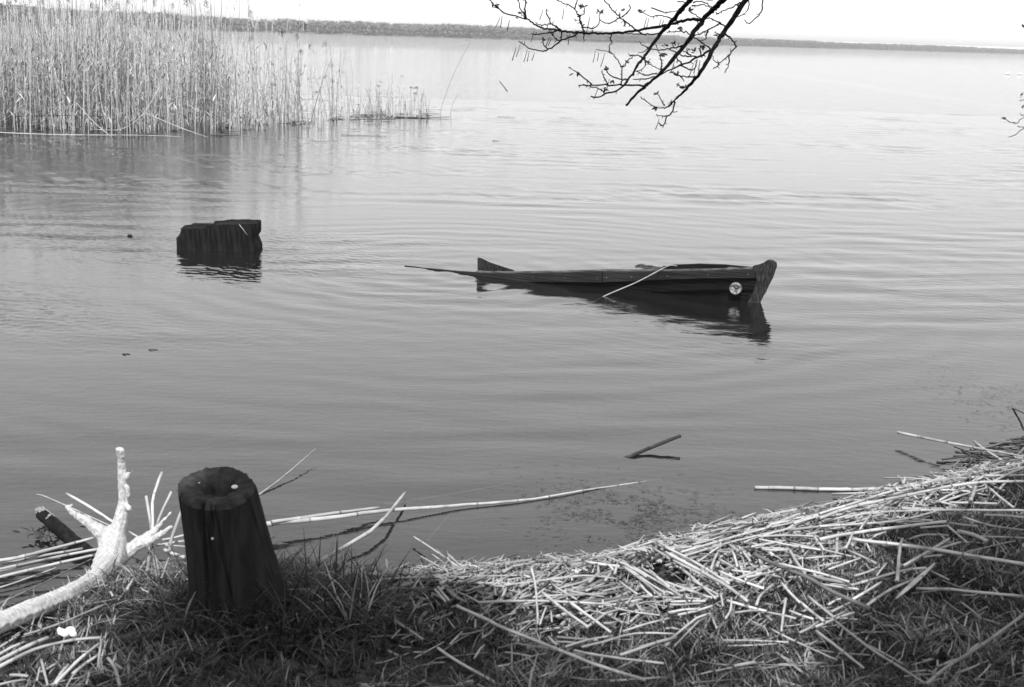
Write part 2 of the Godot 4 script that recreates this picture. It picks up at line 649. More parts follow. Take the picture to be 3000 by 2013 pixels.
	tag(lo, "dark broken reed bits floating between the stems of the bed", "debris", "", "stuff")


# ---------------------------------------------------------------- fallen reeds on the near shore
const STRAW_KINDS := ["wet", "heap", "edge", "flat", "long", "grass", "dark", "darklog", "upright", "right", "overwater", "darkright", "floating", "longwater", "sunk", "bent", "leaning", "darktwig", "left", "leftlong", "stand", "leftgrass"]
const STRAWS := [
	[0.0027,0.31,0,[-.558,-.005,-5.327,-.368,-.004,-5.13]],
	[0.0037,0.43,1,[-.37,0.027,-5.412,-.204,0.03,-5.138]],
	[0.0042,0.45,1,[-.22,0.045,-5.18,-.107,0.266,-4.403]],
	[0.0034,0.25,1,[-.273,0.029,-5.275,-.184,0.027,-5.098]],
	[0.0038,0.38,1,[-.327,0.034,-5.178,-.162,0.235,-4.494]],
	[0.0036,0.43,1,[-.285,0.029,-5.216,-.215,0.026,-5.097]],
	[0.0028,0.21,0,[-.7,-.003,-5.072,-.445,0.004,-5.093]],
	[0.0032,0.50,0,[-.487,0.027,-4.999,-.355,0.029,-5.039,-.196,0.023,-5.097]],
	[0.0044,0.50,2,[-.149,0.028,-5.098,0.026,0.061,-5.046,0.166,0.067,-5.047]],
	[0.0038,0.47,2,[-.454,0.261,-4.323,-.361,0.25,-4.399,-.209,0.258,-4.401,0.068,0.266,-4.423]],
	[0.0034,0.38,1,[-.411,0.233,-4.396,-.335,0.247,-4.301]],
	[0.0034,0.38,1,[-.333,0.239,-4.397,-.249,0.248,-4.301]],
	[0.0034,0.38,1,[-.304,0.249,-4.281,-.243,0.252,-4.223]],
	[0.0033,0.40,1,[-.367,0.256,-4.145,-.322,0.254,-4.145]],
	[0.0034,0.41,1,[-.232,0.251,-4.282,-.189,0.254,-4.223]],
	[0.0033,0.42,1,[-.271,0.256,-4.145,-.235,0.255,-4.184]],
	[0.0033,0.48,1,[-.295,0.25,-4.242,-.275,0.259,-4.146]],
	[0.0034,0.45,1,[-.168,0.247,-4.399,-.15,0.251,-4.301]],
	[0.0033,0.43,1,[-.359,0.258,-4.126,-.318,0.259,-4.107]],
	[0.0034,0.48,1,[-.403,0.251,-4.282,-.329,0.252,-4.184]],
	[0.0044,0.45,1,[-.212,0.27,-4.286,-.168,0.28,-4.15]],
	[0.0041,0.42,1,[-.221,0.27,-4.266,-.179,0.276,-4.15]],
	[0.0095,0.28,3,[-.197,0.247,-4.379,-.154,0.257,-4.244,-.117,0.256,-4.204]],
	[0.0088,0.25,3,[-.12,0.245,-4.398,-.063,0.256,-4.263]],
	[0.0040,0.46,1,[-.079,0.294,-4.114,0.092,0.296,-4.134,0.293,0.294,-4.134]],
	[0.0048,0.50,4,[-.145,0.281,-4.112,-.057,0.285,-4.014,0.004,0.296,-3.918,0.176,0.306,-3.744,0.253,0.31,-3.666,0.389,0.32,-3.55]],
	[0.0039,0.38,5,[-.368,0.257,-4.087,-.296,0.269,-3.971,-.231,0.272,-3.874]],
	[0.0039,0.52,5,[-.184,0.29,-3.78,-.118,0.293,-3.682,-.01,0.306,-3.528]],
	[0.0052,0.57,2,[0.275,0.254,-4.597,0.387,0.27,-4.522]],
	[0.0043,0.53,2,[0.342,0.268,-4.619,0.404,0.283,-4.505,0.466,0.287,-4.388]],
	[0.0042,0.53,1,[0.404,0.279,-4.504,0.509,0.302,-4.214]],
	[0.0042,0.48,1,[0.427,0.284,-4.485,0.562,0.301,-4.194]],
	[0.0042,0.44,1,[0.478,0.289,-4.447,0.55,0.302,-4.234]],
	[0.0042,0.47,1,[0.396,0.283,-4.485,0.494,0.299,-4.194]],
	[0.0041,0.56,1,[0.433,0.295,-4.311,0.465,0.298,-4.194]],
	[0.0042,0.48,1,[0.459,0.285,-4.466,0.528,0.3,-4.273]],
	[0.0036,0.44,1,[0.374,0.278,-4.366,0.423,0.289,-4.231]],
	[0.0035,0.38,1,[0.2,0.28,-4.268,0.315,0.286,-4.211]],
	[0.0036,0.50,1,[0.003,0.275,-4.307,0.256,0.27,-4.423]],
	[0.0036,0.40,1,[0.137,0.27,-4.384,0.26,0.271,-4.424,0.372,0.278,-4.386]],
	[0.0035,0.42,1,[0.155,0.276,-4.326,0.23,0.282,-4.19]],
	[0.0037,0.51,1,[0.049,0.266,-4.442,0.1,0.271,-4.384]],
	[0.0035,0.46,1,[0.229,0.283,-4.171,0.331,0.287,-4.152]],
	[0.0034,0.51,1,[0.329,0.285,-4.132,0.475,0.295,-4.056]],
	[0.0033,0.48,1,[0.352,0.297,-3.919,0.499,0.302,-4.018]],
	[0.0032,0.49,1,[0.178,0.304,-3.783,0.316,0.3,-3.88]],
	[0.0032,0.39,1,[0.225,0.305,-3.783,0.283,0.303,-3.822]],
	[0.0032,0.46,1,[0.157,0.3,-3.86,0.275,0.303,-3.841]],
	[0.0032,0.46,1,[0.153,0.302,-3.821,0.215,0.301,-3.821]],
	[0.0038,0.51,1,[0.546,0.273,-4.64,0.656,0.284,-4.505]],
	[0.0037,0.43,1,[0.592,0.279,-4.484,0.631,0.291,-4.33]],
	[0.0036,0.47,1,[0.259,0.279,-4.268,0.323,0.277,-4.346]],
	[0.0036,0.39,1,[0.312,0.28,-4.268,0.383,0.284,-4.308]],
	[0.0034,0.44,1,[0.267,0.286,-4.093,0.312,0.293,-4.055]],
	[0.0035,0.43,1,[0.431,0.29,-4.212,0.529,0.29,-4.212,0.617,0.296,-4.193]],
	[0.0035,0.40,1,[0.514,0.297,-4.135,0.609,0.297,-4.154]],
	[0.0034,0.50,1,[0.508,0.295,-4.075,0.604,0.298,-4.115]],
	[0.0040,0.49,1,[0.086,0.294,-4.429,0.099,0.301,-4.234,0.101,0.325,-3.885]],
	[0.0028,0.53,1,[0.109,0.294,-3.957,0.132,0.282,-4.131]],
	[0.0032,0.47,1,[0.145,0.282,-4.092,0.146,0.287,-3.995]],
	[0.0050,0.56,1,[0.119,0.3,-4.194,0.191,0.311,-4.02,0.251,0.314,-3.903]],
	[0.0049,0.59,1,[0.201,0.304,-4.116,0.261,0.313,-3.981,0.313,0.325,-3.846]],
	[0.0031,0.39,1,[0.187,0.257,-4.558,0.137,0.268,-4.403]],
	[0.0034,0.40,1,[0.283,0.303,-3.822,0.384,0.3,-3.9,0.502,0.304,-3.9]],
	[0.0044,0.49,1,[0.33,0.31,-3.725,0.438,0.315,-3.805,0.503,0.31,-3.862]],
	[0.0035,0.42,1,[0.489,0.314,-3.785,0.538,0.305,-3.901,0.589,0.307,-3.999]],
	[0.0040,0.48,5,[0.205,0.295,-3.781,0.282,0.299,-3.742,0.453,0.3,-3.703]],
	[0.0041,0.43,1,[0.133,0.3,-3.86,0.158,0.301,-3.802]],
	[0.0034,0.44,5,[0.008,0.276,-3.796,0.085,0.283,-3.758]],
	[0.0045,0.41,2,[0.519,0.259,-4.735,0.561,0.277,-4.582]],
	[0.0098,0.56,2,[0.602,0.136,-5.2,0.601,0.282,-4.662]],
	[0.0052,0.51,2,[0.534,0.271,-4.777,0.644,0.304,-4.45]],
	[0.0045,0.56,2,[0.604,0.275,-4.66,0.922,0.269,-4.934,1.09,0.27,-5.052,1.442,0.254,-5.402]],
	[0.0041,0.48,2,[0.614,0.277,-4.621,0.823,0.275,-4.798,1.061,0.27,-4.973]],
	[0.0041,0.42,2,[0.584,0.253,-4.675,0.77,0.253,-4.812,1.024,0.249,-5.008]],
	[0.0044,0.56,2,[1.055,0.283,-4.976,1.265,0.277,-5.171,1.413,0.277,-5.289]],
	[0.0034,0.26,0,[0.597,0.001,-5.504,0.711,0.002,-5.544,0.796,0.053,-5.417]],
	[0.0039,0.54,1,[0.915,0.279,-4.838,1.057,0.277,-4.955]],
	[0.0038,0.48,1,[0.901,0.278,-4.838,1.12,0.285,-4.839]],
	[0.0037,0.42,1,[0.898,0.286,-4.682,0.982,0.288,-4.683]],
	[0.0037,0.43,1,[1.001,0.285,-4.76,1.204,0.302,-4.587]],
	[0.0038,0.54,1,[0.899,0.282,-4.799,1.102,0.297,-4.665]],
	[0.0038,0.48,1,[0.855,0.287,-4.702,0.99,0.287,-4.781]],
	[0.0038,0.42,1,[0.655,0.276,-4.739,0.784,0.273,-4.856]],
	[0.0037,0.53,1,[0.703,0.28,-4.642,0.755,0.282,-4.72]],
	[0.0036,0.50,1,[0.65,0.286,-4.545,0.703,0.28,-4.642]],
	[0.0065,0.15,6,[0.842,0.311,-4.57,0.902,0.317,-4.453,0.976,0.324,-4.337,1.028,0.336,-4.182,1.107,0.347,-4.028]],
	[0.0042,0.52,1,[0.899,0.336,-4.418,1.019,0.343,-4.321,1.091,0.348,-4.244]],
	[0.0075,0.26,1,[0.984,0.312,-4.373,1.101,0.316,-4.315]],
	[0.0052,0.47,1,[0.982,0.295,-4.664,0.984,0.309,-4.392]],
	[0.0035,0.40,1,[1.024,0.305,-4.313,1.131,0.312,-4.275]],
	[0.0047,0.63,1,[0.706,0.299,-4.43,0.761,0.307,-4.333,0.825,0.312,-4.256]],
	[0.0059,0.56,4,[0.543,0.307,-4.569,0.591,0.312,-4.472,0.689,0.325,-4.258,0.746,0.336,-4.084]],
	[0.0045,0.54,1,[0.549,0.304,-4.627,0.602,0.309,-4.53,0.656,0.32,-4.395,0.712,0.329,-4.24]],
	[0.0042,0.47,1,[0.598,0.279,-4.484,0.665,0.297,-4.193]],
	[0.0042,0.54,1,[0.524,0.281,-4.367,0.653,0.3,-4.194]],
	[0.0041,0.42,1,[0.563,0.288,-4.329,0.644,0.3,-4.194]],
	[0.0042,0.48,1,[0.611,0.288,-4.368,0.679,0.295,-4.232]],
	[0.0044,0.42,1,[0.727,0.283,-4.583,0.776,0.284,-4.485]],
	[0.0045,0.44,1,[0.824,0.279,-4.681,0.833,0.285,-4.564]],
	[0.0044,0.58,1,[0.787,0.278,-4.68,0.779,0.286,-4.505]],
	[0.0044,0.53,1,[0.687,0.282,-4.485,0.734,0.278,-4.661]],
	[0.0043,0.49,1,[0.573,0.274,-4.581,0.695,0.289,-4.349]],
	[0.0043,0.50,1,[0.745,0.283,-4.485,0.847,0.295,-4.429]],
	[0.0042,0.56,1,[0.694,0.289,-4.408,0.782,0.292,-4.349]],
	[0.0042,0.47,1,[0.898,0.295,-4.35,0.912,0.308,-4.196]],
	[0.0041,0.52,1,[0.514,0.287,-4.27,0.611,0.293,-4.193]],
	[0.0041,0.53,1,[0.521,0.291,-4.173,0.629,0.297,-4.174]],
	[0.0040,0.48,1,[0.529,0.297,-4.056,0.645,0.298,-4.135]],
	[0.0040,0.50,1,[0.503,0.296,-4.075,0.595,0.302,-4.096]],
	[0.0048,0.45,1,[0.774,0.317,-4.1,0.805,0.313,-4.197,0.865,0.306,-4.313]],
	[0.0047,0.57,1,[0.917,0.318,-4.139,0.954,0.329,-3.965]],
	[0.0048,0.44,1,[0.949,0.321,-4.179,0.994,0.326,-4.003]],
	[0.0049,0.57,1,[0.891,0.309,-4.314,0.913,0.322,-4.12]],
	[0.0039,0.38,5,[0.868,0.317,-3.903,0.947,0.315,-4.001]],
	[0.0045,0.49,5,[0.923,0.32,-3.943,1.069,0.314,-4.079]],
	[0.0042,0.55,1,[0.879,0.313,-4.177,0.851,0.319,-4.061,0.813,0.327,-3.886]],
	[0.0033,0.46,1,[0.669,0.337,-4.143,0.657,0.349,-4.008]],
	[0.0032,0.53,1,[0.694,0.346,-4.086,0.677,0.347,-3.988,0.65,0.351,-3.91]],
	[0.0043,0.60,1,[0.693,0.308,-4.157,0.8,0.317,-4.06]],
	[0.0035,0.38,1,[0.706,0.302,-4.077,0.804,0.31,-4.078]],
	[0.0035,0.47,1,[0.804,0.306,-4.077,0.882,0.313,-4.02]],
	[0.0047,0.62,1,[0.873,0.312,-4.079,0.935,0.313,-4.02]],
	[0.0032,0.44,5,[0.643,0.297,-3.879,0.74,0.299,-3.88,0.83,0.306,-3.861]],
	[0.0034,0.44,5,[0.796,0.297,-3.977,0.841,0.306,-3.881,0.943,0.315,-3.726]],
	[0.0051,0.51,5,[0.639,0.323,-3.649,0.701,0.328,-3.67]],
	[0.0042,0.43,5,[0.919,0.324,-3.905,0.966,0.329,-3.749,0.994,0.336,-3.632]],
	[0.0037,0.35,5,[0.785,0.299,-3.801,0.834,0.308,-3.646]],
	[0.0030,0.37,5,[0.739,0.288,-4.074,0.779,0.294,-3.996]],
	[0.0037,0.41,1,[0.469,0.3,-3.821,0.549,0.293,-3.977,0.633,0.292,-4.075]],
	[0.0037,0.52,1,[0.479,0.307,-3.842,0.585,0.306,-4.019,0.63,0.304,-4.057]],
	[0.0032,0.47,1,[0.63,0.306,-4.038,0.633,0.307,-3.94]],
	[0.0031,0.39,1,[0.796,0.294,-4.095,0.814,0.297,-4.036]],
	[0.0032,0.42,1,[0.483,0.295,-3.957,0.527,0.292,-3.957]],
	[0.0036,0.52,1,[1.07,0.308,-4.451,1.204,0.309,-4.569]],
	[0.0040,0.49,1,[1.089,0.304,-4.784,1.094,0.31,-4.628]],
	[0.0048,0.58,2,[1.169,0.29,-5.076,1.34,0.288,-5.232,1.541,0.28,-5.427]],
	[0.0062,0.48,4,[1.149,0.305,-4.981,1.306,0.301,-5.137,1.55,0.303,-5.295,1.857,0.306,-5.472,2.085,0.309,-5.512]],
	[0.0051,0.50,4,[1.178,0.269,-5.111,1.393,0.271,-5.17,1.646,0.281,-5.192,1.97,0.296,-5.175]],
	[0.0126,0.12,7,[1.191,0.234,-5.162,1.333,0.241,-5.183,1.592,0.249,-5.224,1.792,0.253,-5.245]],
	[0.0047,0.54,1,[1.141,0.289,-4.938,1.398,0.293,-4.998,1.564,0.291,-5.096]],
	[0.0066,0.56,4,[1.092,0.319,-4.709,1.235,0.314,-4.806,1.603,0.321,-4.945]],
	[0.0058,0.55,4,[1.203,0.331,-4.692,1.431,0.342,-4.596,1.534,0.352,-4.52,1.703,0.36,-4.423]],
	[0.0052,0.51,1,[1.147,0.344,-4.557,1.218,0.338,-4.752]],
	[0.0040,0.44,1,[1.26,0.319,-4.827,1.379,0.308,-5.099]],
	[0.0045,0.60,8,[1.574,0.245,-5.302,1.784,0.066,-6.088,1.855,0.015,-6.391,1.853,0.016,-6.49]],
	[0.0040,0.39,8,[1.602,0.253,-5.284,2.083,0.029,-6.493]],
	[0.0047,0.43,9,[1.694,0.276,-5.328,1.853,0.271,-5.523]],
	[0.0047,0.44,9,[1.686,0.28,-5.29,1.952,0.277,-5.525]],
	[0.0050,0.50,9,[1.998,0.264,-5.718,2.16,0.272,-5.72]],
	[0.0050,0.40,9,[1.907,0.269,-5.602,1.974,0.264,-5.699,2.208,0.268,-5.857]],
	[0.0050,0.48,9,[1.972,0.273,-5.583,2.201,0.269,-5.837]],
	[0.0047,0.46,9,[1.946,0.277,-5.505,1.952,0.287,-5.232]],
	[0.0049,0.47,9,[1.98,0.279,-5.486,2.068,0.274,-5.642]],
	[0.0047,0.46,9,[1.719,0.281,-5.29,1.905,0.283,-5.29]],
	[0.0043,0.50,9,[1.621,0.293,-4.978,1.635,0.298,-4.783]],
	[0.0044,0.41,9,[1.715,0.289,-5.095,1.785,0.298,-4.979,1.881,0.305,-4.922]],
	[0.0045,0.42,9,[1.804,0.287,-5.134,1.942,0.295,-5.097]],
	[0.0044,0.39,9,[1.638,0.291,-5.017,1.733,0.294,-4.978]],
	[0.0043,0.37,9,[1.436,0.291,-4.821,1.514,0.291,-4.88,1.592,0.296,-4.861]],
	[0.0041,0.40,9,[1.428,0.304,-4.607,1.497,0.306,-4.628]],
	[0.0044,0.50,9,[1.515,0.289,-4.958,1.626,0.293,-4.978]],
	[0.0046,0.49,9,[1.68,0.276,-5.309,1.735,0.284,-5.232]],
	[0.0068,0.36,9,[1.797,0.295,-5.273,1.89,0.284,-5.507]],
	[0.0062,0.36,1,[1.241,0.353,-4.245,1.342,0.342,-4.596,1.377,0.338,-4.693]],
	[0.0053,0.41,9,[1.333,0.307,-4.51,1.58,0.298,-4.822]],
	[0.0041,0.39,9,[1.336,0.293,-4.526,1.533,0.287,-4.761]],
	[0.0048,0.43,9,[1.522,0.288,-4.742,1.622,0.287,-4.82]],
	[0.0047,0.41,1,[1.109,0.316,-4.296,1.312,0.319,-4.434,1.399,0.317,-4.473]],
	[0.0046,0.55,1,[1.087,0.315,-4.178,1.221,0.309,-4.353]],
	[0.0049,0.45,1,[1.114,0.318,-4.119,1.234,0.316,-4.276,1.373,0.311,-4.412]],
	[0.0080,0.59,3,[1.227,0.314,-4.197,1.329,0.312,-4.354,1.45,0.304,-4.548]],
	[0.0047,0.48,9,[1.323,0.306,-4.313,1.43,0.307,-4.314,1.493,0.309,-4.294,1.643,0.32,-4.238]],
	[0.0049,0.27,4,[1.124,0.357,-3.499,1.226,0.351,-3.636,1.375,0.353,-3.793,1.568,0.348,-4.028]],
	[0.0038,0.35,4,[0.995,0.317,-4.001,1.05,0.331,-3.769,1.092,0.343,-3.634,1.13,0.349,-3.517]],
	[0.0073,0.44,9,[1.628,0.305,-4.883,1.668,0.31,-4.844,1.7,0.312,-4.766]],
	[0.0043,0.35,9,[1.707,0.29,-4.879,1.861,0.296,-4.861]],
	[0.0033,0.25,9,[1.59,0.296,-4.684,1.817,0.298,-4.822]],
	[0.0032,0.24,9,[1.437,0.304,-4.215,1.455,0.313,-4.059]],
	[0.0038,0.44,1,[1.028,0.317,-4.394,1.104,0.326,-4.298]],
	[0.0035,0.52,1,[1.012,0.311,-4.314,1.123,0.32,-4.257]],
	[0.0040,0.42,1,[1.175,0.313,-4.629,1.24,0.319,-4.493]],
	[0.0039,0.41,1,[1.155,0.29,-4.447,1.205,0.289,-4.486,1.251,0.293,-4.526]],
	[0.0037,0.37,1,[1.219,0.306,-4.411,1.289,0.303,-4.548]],
	[0.0034,0.47,1,[1.007,0.304,-4.156,1.078,0.299,-4.233]],
	[0.0042,0.33,1,[1.003,0.305,-4.097,1.11,0.303,-4.214]],
	[0.0074,0.42,10,[2.019,0.05,-7.151,2.238,0.075,-6.869,2.468,0.11,-6.56]],
	[0.0061,0.38,10,[2.316,0.1,-6.848,2.337,0.09,-6.753,2.413,0.06,-6.535]],
	[0.0056,0.08,11,[2.543,0.026,-7.101,2.587,0.029,-7.042]],
	[0.0056,0.08,11,[2.599,0.025,-7.101,2.657,0.028,-7.023]],
	[0.0055,0.08,11,[2.502,0.029,-7.003,2.55,0.03,-6.944]],
	[0.0055,0.09,11,[2.485,0.026,-6.924,2.564,0.026,-6.924]],
	[0.0057,0.08,11,[2.636,0.027,-7.12,2.708,0.027,-7.238]],
	[0.0053,0.09,11,[2.378,0.025,-6.826,2.406,0.061,-6.598]],
	[0.0056,0.08,11,[2.645,0.025,-7.159,2.684,0.026,-7.101]],
	[0.0056,0.10,11,[2.677,0.025,-7.179,2.558,0.027,-6.904]],
	[0.0057,0.23,10,[2.891,0,-7.946,2.88,0.02,-7.822,2.856,0.05,-7.6]],
	[0.0089,0.49,12,[1.138,0.004,-6.273,1.296,0.006,-6.277,1.538,0.008,-6.275,1.964,0.012,-6.319]],
	[0.0109,0.48,13,[-1.042,0.055,-5.397,-.947,0.05,-5.452,-.715,0.042,-5.572,-.528,0.033,-5.699,-.203,0.012,-5.868,0.082,0.006,-5.985,0.361,0.003,-6.159,0.722,-.004,-6.395]],
	[0.0079,0.46,0,[-.945,0.06,-5.439,-.718,0.05,-5.598,-.542,0.03,-5.747]],
	[0.0047,0.50,14,[-.528,-.006,-5.895,-.232,-.012,-6.101,0.064,-.02,-6.337]],
	[0.0044,0.43,14,[-.319,-.012,-5.474,-.239,-.02,-5.859]],
	[0.0085,0.40,15,[-.71,0.02,-5.111,-.651,0.03,-5.216,-.544,0.045,-5.409,-.498,0.05,-5.575,-.448,0.03,-5.964]],
	[0.0048,0.33,16,[-1.091,0,-5.954,-1.013,0.02,-6.186,-.92,0.05,-6.538]],
	[0.0094,0.05,17,[0.534,-.02,-6.717,0.602,0.004,-6.719,0.694,0.02,-6.805,0.863,0.06,-6.914]],
	[0.0030,0.40,18,[-1.936,0.1,-5.576,-1.909,0.1,-5.566,-1.787,0.09,-5.48,-1.561,0.06,-5.332]],
	[0.0060,0.58,18,[-1.81,0.11,-5.567,-1.729,0.1,-5.498,-1.553,0.07,-5.349]],
	[0.0030,0.58,18,[-1.873,0.09,-5.456,-1.766,0.06,-5.357]],
	[0.0072,0.56,19,[-1.892,0.05,-4.944,-1.816,0.05,-4.989,-1.72,0.05,-5.09,-1.599,0.05,-5.223]],
	[0.0053,0.35,19,[-1.888,0.03,-4.946,-1.8,0.03,-5.03,-1.614,0.04,-5.133]],
	[0.0053,0.47,19,[-1.864,0.04,-4.881,-1.713,0.04,-5.012,-1.538,0.06,-5.079]],
	[0.0057,0.50,19,[-1.832,0.04,-4.81,-1.716,0.05,-4.887,-1.521,0.06,-5.031]],
	[0.0045,0.40,19,[-1.872,0.02,-4.916,-1.768,0.03,-4.982,-1.676,0.03,-5.052]],
	[0.0032,0.47,19,[-1.824,0.01,-4.784,-1.775,0.015,-4.828,-1.668,0.02,-4.977]],
	[0.0031,0.20,19,[-1.77,0.01,-4.635,-1.678,0.02,-4.795,-1.624,0.03,-4.891,-1.541,0.05,-5.002]],
	[0.0065,0.47,20,[-1.451,0.15,-5.449,-1.413,0.06,-5.371,-1.406,0,-5.355]],
	[0.0066,0.56,20,[-1.426,0.2,-5.608,-1.427,0.17,-5.519,-1.432,0.12,-5.468,-1.408,0.07,-5.382,-1.397,0.02,-5.329]],
	[0.0057,0.42,20,[-1.329,0.2,-5.367,-1.348,0.15,-5.325,-1.358,0.12,-5.293,-1.352,0.05,-5.087]],
	[0.0066,0.36,20,[-1.265,0.16,-5.274,-1.282,0.1,-5.231,-1.281,0.07,-5.156,-1.27,0.03,-5.068]],
	[0.0047,0.54,20,[-1.319,0.07,-5.171,-1.239,0.08,-5.211]],
	[0.0041,0.51,20,[-1.483,0.05,-5.305,-1.419,0.05,-5.235,-1.34,0.05,-5.178,-1.228,0.05,-5.161]],
	[0.0071,0.51,20,[-1.291,0.06,-5.092,-1.196,0.06,-5.022]],
	[0.0048,0.47,20,[-1.359,0.03,-5.212,-1.249,0.04,-5.25]],
	[0.0049,0.55,20,[-1.169,0.289,-4.133,-1.336,0.055,-4.986]],
	[0.0065,0.36,20,[-1.332,0.058,-5.026,-1.154,0.276,-4.326]],
	[0.0038,0.44,20,[-1.311,0.059,-5.006,-1.109,0.282,-4.269]],
	[0.0035,0.43,20,[-1.084,0.292,-4.232,-1.232,0.099,-4.917]],
	[0.0033,0.47,20,[-1.322,0.038,-5.08,-1.12,0.256,-4.342]],
	[0.0033,0.36,21,[-1.378,0.274,-3.815,-1.299,0.277,-3.895,-1.217,0.268,-4.069]],
	[0.0061,0.58,21,[-1.377,0.294,-3.584,-1.336,0.293,-3.682,-1.29,0.293,-3.761]],
	[0.0053,0.48,21,[-1.338,0.323,-3.492,-1.284,0.317,-3.628,-1.194,0.321,-3.688,-1.126,0.322,-3.708]],
	[0.0044,0.51,21,[-1.4,0.279,-3.659,-1.355,0.279,-3.758]],
	[0.0047,0.56,21,[-1.164,0.311,-3.431,-1.153,0.309,-3.568,-1.133,0.298,-3.722]],
	[0.0047,0.51,21,[-1.149,0.296,-3.526,-1.118,0.292,-3.662]],
	[0.0035,0.44,21,[-1.111,0.325,-3.669,-1.07,0.331,-3.494]],
	[0.0040,0.40,21,[-1.264,0.29,-3.622,-1.188,0.3,-3.448]],
	[0.0028,0.48,21,[-1.248,0.295,-3.565,-1.224,0.302,-3.468]],
	[0.0046,0.41,21,[-1.076,0.308,-3.607,-1.041,0.309,-3.548,-.994,0.313,-3.431]],
	[0.0030,0.51,21,[-1.044,0.31,-3.568,-1.018,0.306,-3.547]],
	[0.0028,0.52,21,[-1.087,0.306,-3.449,-1.109,0.296,-3.545]],
	[0.0047,0.48,21,[-1.314,0.289,-3.524,-1.259,0.297,-3.506]],
	[0.0035,0.42,21,[-1.318,0.298,-3.447,-1.26,0.297,-3.486]],
	[0.0059,0.45,21,[-1.18,0.29,-3.465,-1.183,0.287,-3.602]]]


func straw_label(kind: String, p: PackedVector3Array, r: float, tone: float) -> Array:
	var l := p[0].distance_to(p[p.size() - 1])
	var c := p[p.size() / 2]
	var size := "long" if l > 0.55 else "short" if l < 0.2 else "medium"
	var look := "dark" if tone < 0.2 else "grey" if tone < 0.44 else "pale"
	var where := ""
	match kind:
		"wet": where = "half sunk in the shallows left of the reed heap"
		"edge": where = "along the water edge of the reed heap"
		"long": where = "lying across the whole reed heap"
		"grass": where = "sunk in the grass below the reed heap"
		"right": where = "at the right hand end of the reed heap"
		"darkright": where = "jutting over the water at the far right edge"
		"stand": where = "beside the wooden post and forked driftwood"
		"left": where = "sticking out behind the forked driftwood"
		"leftlong": where = "in the bundle lying behind the driftwood log"
		"leftgrass": where = "in the sunlit grass below the driftwood log"
		"sunk": where = "under water beside the long floating reed"
		_:
			var part := "left end" if c.x < -0.1 else "left part" if c.x < 0.3 else "middle" if c.x < 0.7 else "right part" if c.x < 1.25 else "right end"
			where = "in the %s of the reed heap, %s side" % [part, "water" if c.z - shore(c.x) < 0.42 else "grass"]
	return ["%s %s dry reed stalk %s" % [size, look, where], "reed stalks " + where]


